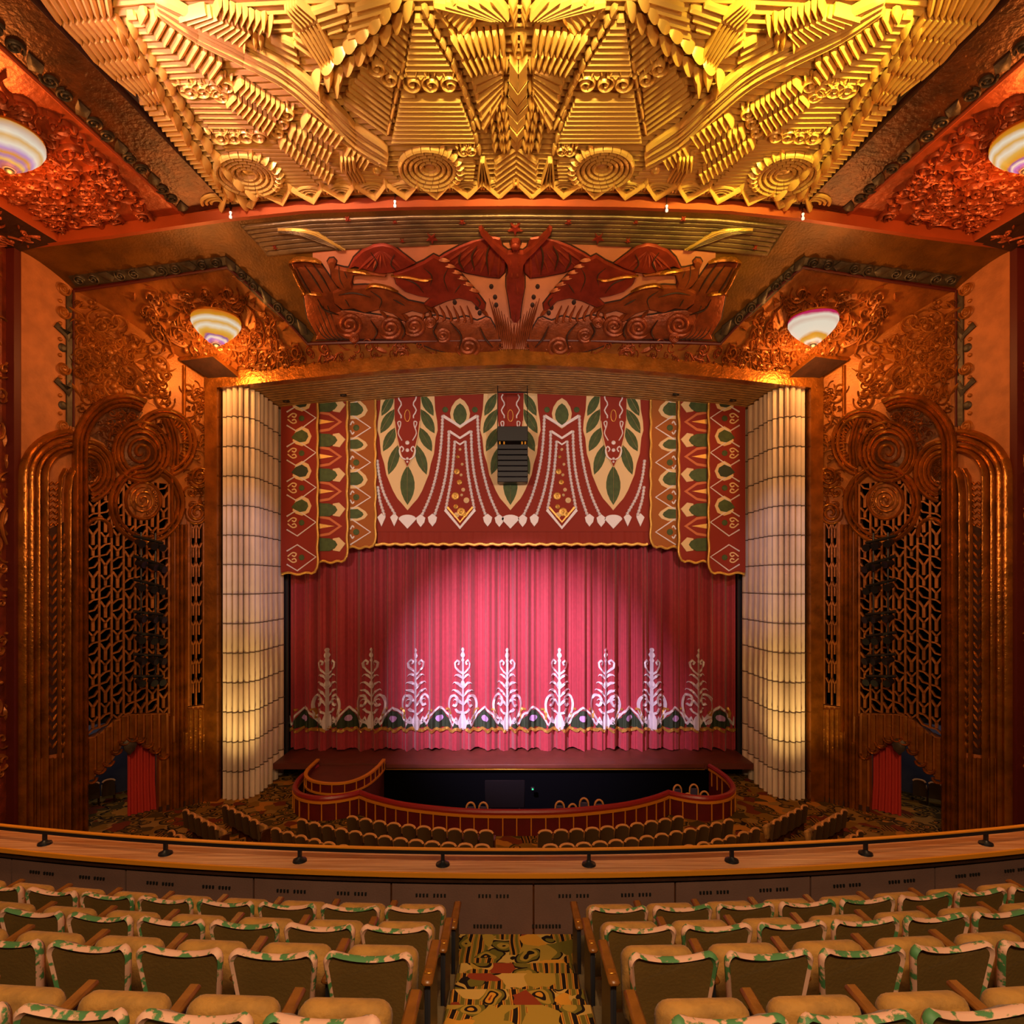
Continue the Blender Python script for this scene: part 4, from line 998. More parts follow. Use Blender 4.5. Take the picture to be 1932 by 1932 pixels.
for r, (yc, cnt, x0) in enumerate(((17.93, 10, 0.62), (16.95, 13, 0.70), (15.95, 14, 0.78))):
    for s in (-1, 1):
        for k in range(cnt):
            x = s*(x0+0.24+0.465*k)
            if r == 2 and k < 7: continue
            y = yc+0.043*x*x; a = math.atan(0.086*x)
            stall(x, y, a, 'brown stall seat, %s from centre aisle, %s, %s side' % (ORD[k], RN[r], 'left' if s < 0 else 'right'), 'stall seats facing the pit')
SR = ['row beside the organ wall', 'middle row', 'inner row']
for s in (-1, 1):
    for r, (xa, ya, cnt) in enumerate(((-10.05, 17.9, 4), (-10.5, 19.55, 5), (-9.42, 19.95, 5))):
        for k in range(cnt):
            x, y = xa+0.362*k, ya-0.304*k
            stall(-x if s > 0 else x, y, s*0.70, 'brown stall seat, %s in the %s of the %s side bank' % (ORD[k], SR[(1, 0, 2)[r]], 'left' if s < 0 else 'right'), 'stall seats in the side banks')
# seats waiting in the two passages
for s in (-1, 1):
    for k in range(3):
        c = WB.pt(0.5+0.5*k, 0, -2.2); stall(c.x if s < 0 else -c.x, c.y, s*-0.75, 'dark seat, %s of three inside the %s exit passage' % (ORD[k], 'left' if s < 0 else 'right'), 'seats in the exit passages')
# red doorway curtains
def door_curtain(s):
    sx = 1 if s < 0 else -1; m = MB(); a0, a1 = WB.uv(245, 1500)[0], WB.uv(298, 1500)[0]; n = 40; zt = WB.uv(270, 1400)[1]
    vs = []
    for j, z in enumerate((0.03, 1.0, zt)):
        for i in range(n+1):
            u = i/n; a = a0+(a1-a0)*u*(1.0 if j else 1.06); q = WB.pt(a, z, -0.30+0.06*math.sin(u*2*PI*4.5)); vs.append(tuple(q))
    m.add(vs, [(j*(n+1)+i, j*(n+1)+i+1, (j+1)*(n+1)+i+1, (j+1)*(n+1)+i) for j in range(2) for i in range(n)])
    single(m, 'doorway_curtain', 'doorred', 'red curtain hanging in the %s exit doorway' % ('left' if s < 0 else 'right'), 'curtain', 'red doorway curtains', sx, 180)
for s in (-1, 1): door_curtain(s)

# ================================================================ CARVED ORGAN WALLS
def wall_ornament(s):
    wl = WALL[s]; sx = 1 if s < 0 else -1
    def B(nm, mt, m, parent=wl, angle=50): return m.build(nm, mt, parent, sx, angle)
    def tA(pts, w=11, h=0.12, mt='gold', nm='moulding', S=WA, h0=0.0, flat=False):
        d = 19.2 if S is WA else 21.0
        m = MB(); strip(m, S, U(S, pts), w*d/F, h, h0, 0, 0.0, flat); return B(nm, mt, m)
    ar = lambda c, r, a0, a1, n=14, ky=1.0: [(c[0]+r*math.cos(math.radians(a0+(a1-a0)*i/n)), c[1]-ky*r*math.sin(math.radians(a0+(a1-a0)*i/n))) for i in range(n+1)]
    # outer nest of tubular arches, traced on the pilaster wall; the hooks run on over the organ wall
    for i, (x, top, w, h) in enumerate(((41, 815, 14, 0.20), (56, 829, 12, 0.15), (70, 841, 9, 0.13), (82, 850, 11, 0.22))):
        cx = 134; pts = [(x, 1575), (x, 1300), (x, 1050)]+ar((cx, 900), cx-x, 180, 92, 12, (900-top)/(cx-x)); tA(pts, w, h)
    for x, w, h in ((110, 7, 0.14), (125, 11, 0.22)): tA([(x, 1575), (x, 1200), (x, 930), (x+4, 900), (x+12, 885)], w, h)
    # wheat bands between the tubes
    m = MB(); relief(m, WA, U(WA, [(88, 1000), (119, 985), (119, 1420), (88, 1425)]), 0.03, 0.01); B('dark_slot_band', 'dark', m)
    for x0, x1 in ((89, 106), (113, 121)):
        for k in range(24):
            y = 1012+17.0*k; m = MB()
            leaf(m, WA, WA.uv((x0+x1)/2, y+10), WA.uv(x1, y-6), 0.10, 0.06, h0=0.03); leaf(m, WA, WA.uv((x0+x1)/2, y+10), WA.uv(x0, y-6), 0.10, 0.06, h0=0.03); B('wheat_leaf', 'gold', m)
    for k in range(8):
        y = 915+11*k; tA([(93, y), (98, y-5), (103, y), (108, y-5)], 4, 0.06)
    # lower fluting of the pilaster
    for x in (49, 63, 76, 96, 104, 117): tA([(x, 1580), (x, 1430)], 8, 0.10)
    # the organ wall -------------------------------------------------
    T = lambda pts, w=10, h=0.14, nm='moulding', h0=0.0: tA(pts, w, h, 'gold', nm, WB, h0)
    for i, (x, r, w, h) in enumerate(((142, 96, 12, 0.24), (152, 86, 9, 0.20), (161, 77, 8, 0.26))):
        cx = 232; T([(x, 1566), (x, 1200), (x, 930), (x, 850)]+[(px, py) for px, py in ar((cx, 846), cx-x, 178, 62, 16, (846-(748+i*9))/(cx-x))], w, h)
    for r in (50, 41, 33, 25): T(ar((164, 890), r, 100, -80, 16, 1.12), 9 if r > 30 else 6, 0.16)      # hook of the outer arches
    for r in (52, 44, 36): T(ar((265, 853), r, -150, 210, 26, 1.08), 8, 0.20 if r > 50 else 0.14)
    m = MB(); strip(m, WB, [V2(WB.uv(p.x, p.y)) for p in spiral((265, 853), 4, 32, 2.2, 0.5)], 0.13, 0.16, taper=0.1); B('scroll', 'gold', m)
    m = MB(); relief(m, WB, U(WB, ar((265, 853), 38, 0, 345, 24, 1.08)), 0.02, 0.01); B('scroll_disc', 'darkbrown', m)
    m = MB(); relief(m, WB, U(WB, [(164, 845), (176, 850), (186, 868), (190, 890), (186, 912), (176, 930), (164, 936)]), 0.02, 0.01); B('hook_ground', 'darkbrown', m)
    m = MB(); carve(m, WB, U(WB, [(165, 860), (180, 870), (186, 890), (178, 920), (166, 928)]), 18, 26, 0.3, 0.08); B('carved_panel', 'gold', m)
    m = MB(); carve(m, WB, U(WB, [(350, 866), (388, 886), (388, 985), (352, 980)]), 19, 34, 0.5, 0.09); B('carved_panel', 'gold', m)
    m = MB(); relief(m, WB, U(WB, [(170, 800), (230, 762), (270, 778), (250, 810), (216, 830), (212, 868), (196, 836), (168, 822)]), 0.014, 0.0); B('field_ground', 'darkbrown', m)
    for r in (58, 49): T(ar((309, 836), r, 150, -75, 20, 1.06), 9, 0.16)
    for i in range(14):
        a = math.radians(62-i*8); m = MB(); strip(m, WB, U(WB, [(309+36*math.cos(a), 836-38*math.sin(a)), (309+46*math.cos(a), 836-49*math.sin(a))]), 0.09, 0.12); B('ray', 'gold', m)
    for x0 in (318, 326, 333): T(smooth([(x0-12, 790), (x0-2, 815), (x0+3, 845), (x0, 880)], 4), 6, 0.14)
    for r, w in ((68, 10), (59, 7)): T(ar((276, 951), r, 95, 430, 30, 1.05), w, 0.18)
    for r in (33,): T(ar((269, 945), r, 0, 360, 24, 1.05), 7, 0.14, h0=0.0)
    m = MB(); relief(m, WB, U(WB, ar((269, 945), 31, 0, 345, 24, 1.05)), 0.06, 0.02); B('scroll_disc', 'bronze', m)
    m = MB(); strip(m, WB, [V2(WB.uv(p.x, p.y)) for p in spiral((269, 945), 3, 27, 2.6, 2.0)], 0.09, 0.06, 0.06, taper=0.1); B('scroll', 'gold', m)
    for i in range(12):
        a = math.radians(50-i*11); m = MB(); dome(m, WB, WB.uv(269+25*math.cos(a), 945-26*math.sin(a)), 0.05, 0.07, 7, h0=0.05); B('bead', 'gold', m)
    for (cx, cy, r) in ((376, 900, 23), (371, 968, 23), (185, 1005, 24)):
        if cx > 300:
            m = MB(); strip(m, WB, [V2(WB.uv(p.x, p.y)) for p in spiral((cx, cy), 3, r, 2.4, 1.0)], 0.11, 0.13, taper=0.1); B('scroll', 'gold', m)
        else: T(ar((cx, cy), r, 180, -20, 14, 1.1), 8, 0.16)
    for x, y0, y1 in ((324, 880, 1350), (334, 960, 1530), (342, 990, 1530), (350, 990, 1380), (322, 1350, 1530)): T([(x, y0), (x, (y0+y1)/2), (x, y1)], 7, 0.16)
    T([(347, 690), (347, 780), (347, 880)], 8, 0.10)
    # carved fields
    up = U(WB, [(143, 556), (318, 668), (318, 780), (262, 750), (232, 738), (190, 748), (150, 800)])
    m = MB(); relief(m, WB, up, 0.012, 0.0); B('carved_ground', 'bronze', m)
    m = MB(); carve(m, WB, up, 5, 190, 0.80, 0.12); B('carved_panel', 'goldflat', m)
    m = MB(); carve(m, WB, U(WB, [(146, 552), (200, 582), (190, 660), (150, 720)]), 15, 34, 0.95, 0.14); B('carved_panel', 'goldflat', m)
    m = MB(); carve(m, WB, U(WB, [(352, 725), (388, 735), (388, 880), (352, 860)]), 6, 55, 0.55, 0.10); B('carved_panel', 'goldflat', m)
    m = MB(); carve(m, WB, U(WB, [(178, 800), (230, 768), (262, 790), (222, 820), (212, 860), (190, 830)]), 8, 60, 0.34, 0.12); B('carved_panel', 'bronze', m)
    m = MB(); carve(m, WB, U(WB, [(285, 800), (312, 795), (322, 860), (300, 880)]), 9, 26, 0.3, 0.14); B('carved_panel', 'gold', m)
    # lattice of the main grille: one openwork unit under the other in seven columns
    cols = [163, 188, 212, 236, 258, 280, 300, 318]; A = [WB.uv(x, 1100)[0] for x in cols]; A = [A[0]+(A[-1]-A[0])*i/7 for i in range(8)]
    bot = [1392, 1375, 1356, 1348, 1346, 1346, 1346]; step = 1.44
    def zb(px, py): return WB.uv(px, py)[1]
    top = zb(240, 905)
    def bar(m, pts, w): strip(m, WB, pts, w, 0.12, -0.06, 0, 0.0, True)
    for c in range(7):
        a0, a1 = A[c], A[c+1]; ac = (a0+a1)/2; w = a1-a0; z0 = zb((cols[c]+cols[c+1])/2, bot[c]-3)
        m = MB(); bar(m, [(a0, z0), (a0, top)], 0.07); B('grille_bar', 'bronze', m)
        z = top-0.25-(step/2 if c % 2 else 0)-(0.28 if c % 3 == 1 else 0)+step
        while z > z0:
            m = MB(); Z = lambda v: min(max(v, z0-0.03), top)
            def b(pts, ww):
                q = [(x, Z(zz)) for x, zz in pts]
                if max(p[1] for p in q)-min(p[1] for p in q) > 0.04: bar(m, q, ww)
            b([(ac, z-0.62), (ac, z-0.28)], 0.10); b([(ac, z-0.30), (a0+0.03, z-0.06)], 0.07); b([(ac, z-0.30), (a1-0.03, z-0.06)], 0.07)
            b([(ac, z-0.98), (ac, z-0.76)], 0.09); b([(ac, z-0.80), (a0+0.04, z-0.62)], 0.06); b([(ac, z-0.80), (a1-0.04, z-0.62)], 0.06)
            b([(a0+0.02, z-1.16), (ac, z-1.02), (a1-0.02, z-0.99)], 0.055); b([(a0+0.02, z-1.42), (ac+0.04, z-1.36), (a1-0.03, z-1.18)], 0.055)
            if m.v: B('grille_unit', 'bronze', m)
            z -= step
    m = MB(); bar(m, [(A[7], zb(318, 1346)), (A[7], top)], 0.07); B('grille_bar', 'bronze', m)
    a0, a1 = WB.uv(352, 1100)[0], WB.uv(386, 1100)[0]; zt_, zb_ = zb(369, 985), zb(369, 1330)
    for k in range(2):
        b0, b1 = a0+(a1-a0)*(0.18+0.32*k), a0+(a1-a0)*(0.50+0.32*k); m = MB(); bar(m, [(b0, zb_), (b0, zt_)], 0.06); B('grille_bar', 'bronze', m)
        z = zt_
        while z-0.6 > zb_: m = MB(); bc = (b0+b1)/2; bar(m, [(bc, z-0.6), (bc, z-0.25)], 0.06); bar(m, [(bc, z-0.27), (b0, z-0.05)], 0.05); bar(m, [(bc, z-0.27), (b1, z-0.05)], 0.05); B('grille_unit', 'bronze', m); z -= 0.72
    for b0 in (a0, a0+(a1-a0)*0.86):
        m = MB(); bar(m, [(b0+0.08, zb_), (b0+0.08, zt_)], 0.16); B('grille_bar', 'bronze', m)
    # apron: flutes ending in scallops over the doorway
    sc_ = [(172, 1392, 1470), (188, 1384, 1452), (204, 1372, 1438), (219, 1360, 1416), (234, 1352, 1398), (249, 1349, 1392), (264, 1348, 1394), (279, 1348, 1404), (293, 1348, 1414), (308, 1348, 1425)]
    for x, y0, y1 in sc_:
        tA([(x, y0), (x, (y0+y1)/2), (x, y1)], 12, 0.09, 'gold', 'flute', WB)
        m = MB(); c = WB.uv(x, y1-2); strip(m, WB, [(c[0]+0.16*math.cos(a), c[1]+0.16*math.sin(a)) for a in [PI+PI*i/8 for i in range(9)]], 0.09, 0.14); B('scallop', 'gold', m)
    for x in (309, 330, 352, 360, 369, 378, 386): tA([(x, 1545-0.3*(x-309)), (x, 1450), (x, 1338 if x > 340 else 1400)], 10, 0.08, 'gold', 'flute', WB)
    m = MB(); relief(m, WB, U(WB, [(231, 1403), (238, 1394), (250, 1394), (258, 1403), (254, 1413), (244, 1424), (234, 1416)]), 0.12); B('shell_boss', 'iron', m)
    # jagged strip of rosettes and angular blocks beside the organ wall
    m = MB(); relief(m, WA, U(WA, [(124, 545), (135, 552), (135, 806), (124, 804)]), 0.05, 0.01); B('dark_strip', 'iron', m)
    for y in (546, 590, 696, 805):
        m = MB(); c = WA.uv(119, y); dome(m, WA, c, 0.21, 0.08, 14); strip(m, WA, spiral(c, 0.02, 0.2, 2.0, 0.3), 0.06, 0.05, 0.06); B('scroll_rosette', 'goldflat', m)
    for y in (656, 765):
        m = MB(); dome(m, WA, WA.uv(118, y), 0.15, 0.06, 12); B('small_rosette', 'iron', m)
    for y in (626, 730):
        m = MB(); relief(m, WA, U(WA, [(101, y-10), (107, y-18), (122, y), (133, y-14), (135, y+4), (128, y+20), (120, y+8)]), 0.10); B('angular_block', 'iron', m)
    for y in (568, 610, 640, 670, 712, 746, 780):
        m = MB(); dome(m, WA, WA.uv(113, y), 0.07, 0.07, 8); B('bead', 'goldflat', m)
    # red line beside the panel
    tA([(137.5, 548), (137.5, 700), (137.5, 805)], 4, 0.08, 'redline', 'red_edge', WA)
    # baseboard
    m = MB(); rect(WB, 0, WB.uv(163, 1500)[0], 0, 0.18, 0.06, -0.02, m); rect(WB, WB.uv(300, 1500)[0], LB, 0, 0.18, 0.06, -0.02, m); B('base', 'dark', m)
    # lamp ladder hung in front of the grille
    side = 'left' if s < 0 else 'right'
    S2 = Plane(WB.o+WB.n*0.75, WB.e1, WB.e2)
    cx = S2.uv(280, 1150)[0]; c = S2.pt(cx, S2.uv(280, 1290)[1]); lt = thing('lamp_ladder', 'black ladder of stage lamps hanging before the %s organ grille' % side, 'stage lights', (sx*c.x, c.y, c.z), 'stage lamp ladders')
    L = lambda nm, m, mt='blackmetal', par=lt: m.build(nm, mt, par, sx)
    m = MB()
    for da in (-0.22, 0.22): tube(m, [S2.pt(cx+da, S2.uv(280, 1295)[1]), S2.pt(cx+da, S2.uv(280, 1005)[1])], 0.03, 6)
    L('upright', m)
    m = MB()
    for da in (-0.22, 0.22): tube(m, [S2.pt(cx+da, S2.uv(280, 1010)[1]), WB.pt(cx+da, S2.uv(280, 1000)[1], -0.02)], 0.02, 6)
    L('bracket', m)
    for k, (y, tl) in enumerate(((1018, -9), (1058, -13), (1100, -11), (1157, -6), (1197, -8), (1236, -6), (1276, -4))):
        a, b = S2.uv(280, y); m = MB(); tube(m, [S2.pt(a-0.46, b-tl*0.012), S2.pt(a+0.46, b+tl*0.012)], 0.055, 8); bar_o = L('crossbar', m)
        for q, (da, ln) in enumerate(((-0.3, 0.36), (0.08, 0.34), (0.36, 0.3))):
            c0 = S2.pt(a+da, b-0.16+da*tl*0.02); ax = (S2.n*0.8+S2.e1*(0.5 if k % 2 else 0.2)+Vector((0, 0, -0.25))).normalized(); m = MB()
            lathe(m, c0-ax*0.1, [(0.05, 0.0), (0.10, 0.04), (0.11, ln*0.7), (0.13, ln*0.72), (0.13, ln)], 10, axis=ax); L('lamp_can', m)
for s in (-1, 1): wall_ornament(s)

# ================================================================ SOUNDING BOARD: MURAL, COFFERS, LAMPS
def zone(mb, S, poly, h, dx=0.3, m=8, mi=0):
    """panel that follows a curved ceiling"""
    x0 = min(p[0] for p in poly); x1 = max(p[0] for p in poly); n = max(2, int((x1-x0)/dx)); prev = None
    cut = sorted(set([x0+(x1-x0)*i/n for i in range(n+1)]+[p[0] for p in poly])); cut[0] += 1e-4; cut[-1] -= 1e-4
    for x in cut:
        iv = clip_line(poly, Vector((x, 0)), Vector((0, 1)))
        if not iv: prev = None; continue
        a, b = iv[0][0], iv[-1][1]; col = [S.pt(x, a+(b-a)*j/m, h) for j in range(m+1)]
        if prev:
            o = len(mb.v); mb.v += [tuple(q) for q in prev+col]
            for j in range(m): mb.f.append((o+j, o+j+1, o+m+2+j, o+m+1+j)); mb.m.append(mi)
        prev = col
    return mb
def rib_lines(S, poly, d, step, w, h, h0=0.0, seg=1.0, taper=0.0, minlen=0.12):
    """parallel half-round ribs clipped to a polygon"""
    d = V2(d).normalized(); nr = Vector((-d.y, d.x)); o = [V2(p).dot(nr) for p in poly]; k = math.ceil(min(o)/step); out = []
    while k*step < max(o):
        for a, b in clip_line(poly, nr*(k*step), d):
            if b-a < minlen: continue
            n = max(1, int((b-a)/seg)); e = min(0.06, (b-a)*0.2); ts = [a, a+e]+[a+(b-a)*i/n for i in range(1, n)]+[b-e, b]
            ws = [w*0.4]+[w]*(len(ts)-2)+[w*0.4]; mb = MB(); strip(mb, S, [nr*(k*step)+d*t for t in ts], ws, h, h0); out.append((b-a, mb))
        k += 1
    return out
BU = lambda pts: U(BOARD, pts)
both = (1, -1)
def bpart(nm, mt, fn, parent=None):
    for sx in both: m = MB(); fn(m); m.build(nm, mt, parent or board, sx)
# taupe sky above the figures, pink ground behind them
m = MB(); zone(m, BOARD, BU([(452, 424), (700, 407), (970, 401), (1240, 407), (1486, 424), (1448, 482), (1290, 470), (970, 456), (650, 470), (505, 483)]), 0.02); m.build('sky_panel', 'sky', board)
skyp = BU([(456, 426), (700, 409), (970, 403), (1240, 409), (1482, 426), (1446, 480), (1290, 468), (970, 454), (650, 468), (507, 481)])
for z, mb in rib_lines(BOARD, skyp, (1, 0), 0.155, 0.15, 0.05, 0.02): mb.build('sky_flute', 'sky', board)
m = MB(); zone(m, BOARD, BU([(590, 476), (650, 471), (970, 457), (1290, 471), (1350, 476), (1350, 560), (1200, 600), (1006, 664), (936, 664), (740, 600), (590, 560)]), 0.015); m.build('pink_ground', 'pink', board)
# coffers with dense carving
cof = BU([(143, 549), (428, 507), (580, 648), (760, 644), (945, 641), (945, 667), (700, 681), (462, 705), (396, 713), (320, 662)])
bpart('coffer_ground', 'bronze', lambda m: zone(m, BOARD, cof, 0.012))
cofc = BU([(240, 560), (400, 545), (470, 560), (560, 655), (600, 690), (462, 702), (340, 660), (300, 640)])
bpart('carved_foliage', 'bronze', lambda m: carve(m, BOARD, cofc, 21, 300, 0.62, 0.13))
wav = BU([(560, 660), (760, 648), (945, 645), (945, 664), (700, 678), (540, 694)])
bpart('carved_waves', 'mural', lambda m: carve(m, BOARD, wav, 23, 90, 0.62, 0.08))
bpart('red_border', 'redline', lambda m: strip(m, BOARD, resample(BU([(140, 547), (428, 503), (581, 648), (760, 644), (945, 641)]), 0.3), 0.10, 0.10))
# blackened fretwork along the outer edge of the coffer
def fret(S, path, parent, step, seed, wid=0.34):
    pts = resample(U(S, path), 0.02); rnd = random.Random(seed); acc = 0; nxt = step/2; k = 0
    for a, b in zip(pts, pts[1:]):
        acc += (b-a).length
        if acc < nxt: continue
        nxt += step; t = (b-a).normalized(); nr = Vector((-t.y, t.x)); c = b; k += 1
        for sx in both:
            m = MB()
            if k % 3 == 0:
                q = wid*0.62; relief(m, S, [c-t*q*1.1-nr*q*0.7, c+t*q*0.5-nr*q*0.8, c+t*q*1.2+nr*q*0.1, c+t*q*0.4+nr*q*0.8, c-t*q*0.4+nr*q*0.2], 0.12); m.build('fret_block', 'iron', parent, sx)
            else:
                dome(m, S, c, wid*0.5, 0.06, 10); strip(m, S, spiral(c, 0.02, wid*0.5, 1.8, k*1.3), wid*0.17, 0.07, 0.04); m.build('scroll_rosette', 'iron', parent, sx)
bpart('fret_strip', 'iron', lambda m: strip(m, BOARD, resample(BU([(136, 530), (426, 494), (500, 562), (588, 640)]), 0.3), 0.36, 0.03, flat=True))
fret(BOARD, [(136, 528), (426, 492), (500, 560), (588, 636)], board, 0.44, 4)
# dropped corner slab, its lit edge and dark underside put into the colours
bpart('corner_slab', ['dark', 'gold'], lambda m: relief(m, BOARD, resample(BU([(338, 673), (404, 664), (461, 708), (394, 718)]), 0.4)[:-1], 0.22, 0.05, 0.0, 0, 1))
# the carved figures ------------------------------------------------------
def fig(nm, mt, pts, h, sm=0, both_sides=True, h0=0.0, bev=0.04, edge=True):
    q = BU(pts); q = smooth(q+[q[0]], 3)[:-1] if sm else q
    for sx in (both if both_sides else (1,)):
        m = MB(); relief(m, BOARD, q, h, bev, h0); o = m.build(nm, mt, board, sx)
        if edge: e = MB(); strip(e, BOARD, list(q), 0.085, 0.04, h0+0.005, closed=True); e.build('dark_outline', 'dark', o, sx)
    return q
XC = 972.5
hb = [(972.5, 446), (966, 447), (963, 452), (963, 459), (967, 466), (967, 469), (958, 470), (945, 460), (930, 446), (914, 430), (909, 421), (903, 424), (906, 433), (920, 450), (936, 468), (950, 482), (957, 494), (958, 508), (955, 521), (955, 540), (959, 560), (962, 580), (964, 598), (969, 604), (972.5, 604)]
body = hb+[(2*XC-x, y) for x, y in reversed(hb[1:-1])]
fig('wing', 'muralred', [(950, 470), (944, 446), (925, 443), (898, 449), (868, 461), (838, 477), (822, 488), (836, 500), (856, 504), (878, 513), (898, 517), (920, 521), (942, 523), (953, 512), (955, 490)], 0.10)
for i in range(7):
    bpart('feather', 'muralred', lambda m, i=i: leaf(m, BOARD, BOARD.uv(944-9*i, 470-2.0*i), BOARD.uv(940-17*i, 523-4.6*i), 0.20, 0.05, h0=0.10))
fig('winged_figure', 'muralred', body, 0.24, 0, False, 0.0, 0.022)
m = MB(); dome(m, BOARD, BOARD.uv(972, 456), 0.15, 0.12, 12, h0=0.2); m.build('head', 'muralred', board)
for (dx, y0, y1, w) in ((9, 478, 500, 0.16), (7, 505, 522, 0.2), (8, 528, 560, 0.16), (6, 565, 598, 0.12)):
    bpart('muscle', 'muralred', lambda m: leaf(m, BOARD, BOARD.uv(XC-dx, y0), BOARD.uv(XC-dx, y1), w, 0.06, h0=0.22))
for i in range(9):
    x1 = XC-4-4.2*i
    bpart('ray', 'mural', lambda m: strip(m, BOARD, smooth([BOARD.uv(XC-1-3.6*i, 664), BOARD.uv(XC-2-4.2*i, 640-3*i), BOARD.uv(x1-1.5*i, 610-6*i)], 4), 0.07, 0.05, 0.02, taper=0.3))
fig('horse', 'muralred', [(742, 512), (770, 503), (800, 490), (818, 478), (846, 492), (874, 520), (898, 548), (916, 572), (914, 584), (904, 580), (890, 566), (866, 560), (842, 566), (815, 578), (800, 572), (812, 560), (790, 556), (765, 548), (748, 534)], 0.16)
bpart('mane', 'mural', lambda m: [leaf(m, BOARD, BOARD.uv(826+11*i, 486+11*i), BOARD.uv(850+11*i, 488+12*i), 0.16, 0.07, h0=0.14) for i in range(6)])
fig('eagle', 'muralred', [(657, 505), (668, 484), (684, 468), (704, 459), (722, 456), (742, 461), (760, 476), (784, 494), (764, 504), (740, 512), (716, 514), (690, 506), (672, 500)], 0.14)
bpart('feather', 'muralred', lambda m: [leaf(m, BOARD, BOARD.uv(720, 466), BOARD.uv(676+14*i, 506), 0.2, 0.06, h0=0.13) for i in range(7)])
fig('galloping_horse', 'mural', [(628, 548), (650, 538), (690, 536), (728, 540), (748, 552), (770, 566), (800, 572), (812, 584), (800, 590), (778, 584), (760, 590), (772, 602), (764, 606), (742, 590), (716, 582), (690, 588), (668, 580), (648, 582), (632, 570)], 0.16)
fig('rider', 'mural', [(618, 492), (622, 486), (630, 485), (635, 491), (634, 499), (650, 503), (690, 507), (730, 514), (728, 519), (690, 514), (668, 516), (664, 530), (668, 542), (650, 546), (636, 536), (626, 522), (624, 506)], 0.18)
for pts, w, mt in (([(545, 488), (566, 484), (590, 486), (607, 490)], 0.14, 'gold'), ([(546, 492), (557, 512), (567, 534), (575, 548), (569, 554)], 0.13, 'gold'), ([(575, 548), (590, 550), (608, 552)], 0.09, 'gold'), ([(738, 515), (770, 518), (800, 524), (816, 520)], 0.11, 'gold'), ([(690, 540), (705, 534), (730, 538), (752, 546)], 0.1, 'gold'), ([(655, 504), (680, 508), (700, 512)], 0.1, 'gold')):
    bpart('gilt_ribbon', mt, lambda m: strip(m, BOARD, smooth(BU(pts), 4), w, 0.12, 0.12, taper=0.2))
fig('drapery', 'mural', [(548, 492), (604, 493), (622, 520), (640, 545), (632, 572), (650, 590), (640, 640), (600, 636), (580, 600), (572, 552), (560, 520)], 0.06)
for i in range(5):
    bpart('cloud_line', 'dark', lambda m: strip(m, BOARD, smooth(BU([(582+9*i, 575), (592+9*i, 600), (606+8*i, 628), (622+8*i, 640)]), 4), 0.05, 0.03, 0.05))
hill = fig('cloud_bank', 'mural', [(596, 640), (612, 596), (650, 584), (690, 590), (730, 596), (768, 606), (800, 600), (824, 594), (850, 602), (880, 596), (900, 604), (925, 600), (940, 664), (842, 664), (760, 641)], 0.07, 1)
for (cx, cy, r) in ((660, 610, 26), (737, 616, 24), (782, 613, 22), (884, 652, 24), (668, 634, 9), (836, 630, 15), (812, 606, 10)):
    bpart('cloud_scroll', 'mural', lambda m: strip(m, BOARD, [V2(BOARD.uv(p.x, p.y)) for p in spiral((cx, cy), 2.5, r, 2.4, 0.6, ky=0.9)], 0.15, 0.10, 0.05, taper=0.1))
bpart('mane_curls', 'mural', lambda m: [strip(m, BOARD, smooth(BU([(790+13*i, 575), (800+13*i, 590+2*i), (796+13*i, 604)]), 3), 0.10, 0.09, 0.05, taper=0.3) for i in range(8)])
for j in range(5):
    bpart('comet_streak', 'gilt' if j < 2 else 'sky', lambda m: strip(m, BOARD, smooth(BU([(524, 428+j*1.2), (560, 428+j*2.2), (598, 437+j*3.4), (628+j*2-4, 452+j*2.8), (652-j*4, 468+j*0.7)]), 4), 0.12, 0.08, 0.05, taper=0.6))
def star(px, py, r):
    c = V2(BOARD.uv(px, py)); return [c+Vector((math.cos(PI/2+i*PI/5), math.sin(PI/2+i*PI/5)))*(r if i % 2 == 0 else r*0.42) for i in range(10)]
for px, py, r in ((815, 447, 0.22), (745, 416, 0.10), (656, 411, 0.10), (759, 452, 0.11), (872, 416, 0.13), (519, 465, 0.1)):
    bpart('star', 'muralred', lambda m: relief(m, BOARD, star(px, py, r), 0.10, 0.02))
m = MB(); relief(m, BOARD, star(972, 428, 0.27), 0.12, 0.03); m.build('star', 'muralred', board)
for px, py in ((927, 540), (934, 560), (936, 575), (900, 580), (905, 590), (858, 570)):
    bpart('drop', 'dark', lambda m: dome(m, BOARD, BOARD.uv(px, py), 0.09, 0.05, 8))

# incised contour lines: muscles, manes, folds, hooves
for pts in ([(760, 520), (785, 530), (800, 548)], [(846, 500), (838, 520), (846, 545)], [(800, 500), (815, 515), (812, 535)], [(870, 530), (858, 548)], [(898, 556), (906, 566), (902, 576)],
            [(640, 552), (668, 548), (700, 556)], [(700, 544), (720, 560), (716, 578)], [(742, 560), (764, 572)], [(652, 560), (660, 574)], [(640, 494), (642, 520), (650, 538)], [(650, 506), (656, 520)],
            [(560, 500), (575, 530), (590, 552)], [(575, 495), (592, 520), (610, 548)], [(590, 492), (606, 515), (624, 545)], [(600, 560), (612, 580), (640, 590)],
            [(700, 470), (712, 490), (704, 508)], [(745, 474), (738, 492), (748, 506)], [(900, 458), (890, 480), (896, 506)], [(870, 470), (866, 488), (876, 506)], [(925, 452), (918, 480), (922, 514)],
            [(850, 604), (870, 630), (866, 655)], [(905, 612), (915, 635), (930, 652)], [(700, 600), (712, 622), (704, 638)], [(756, 600), (764, 622), (758, 636)], [(826, 604), (818, 622), (828, 640)]):
    bpart('contour_line', 'dark', lambda m: strip(m, BOARD, smooth(BU(pts), 4), 0.06, 0.05, 0.145, taper=0.3))
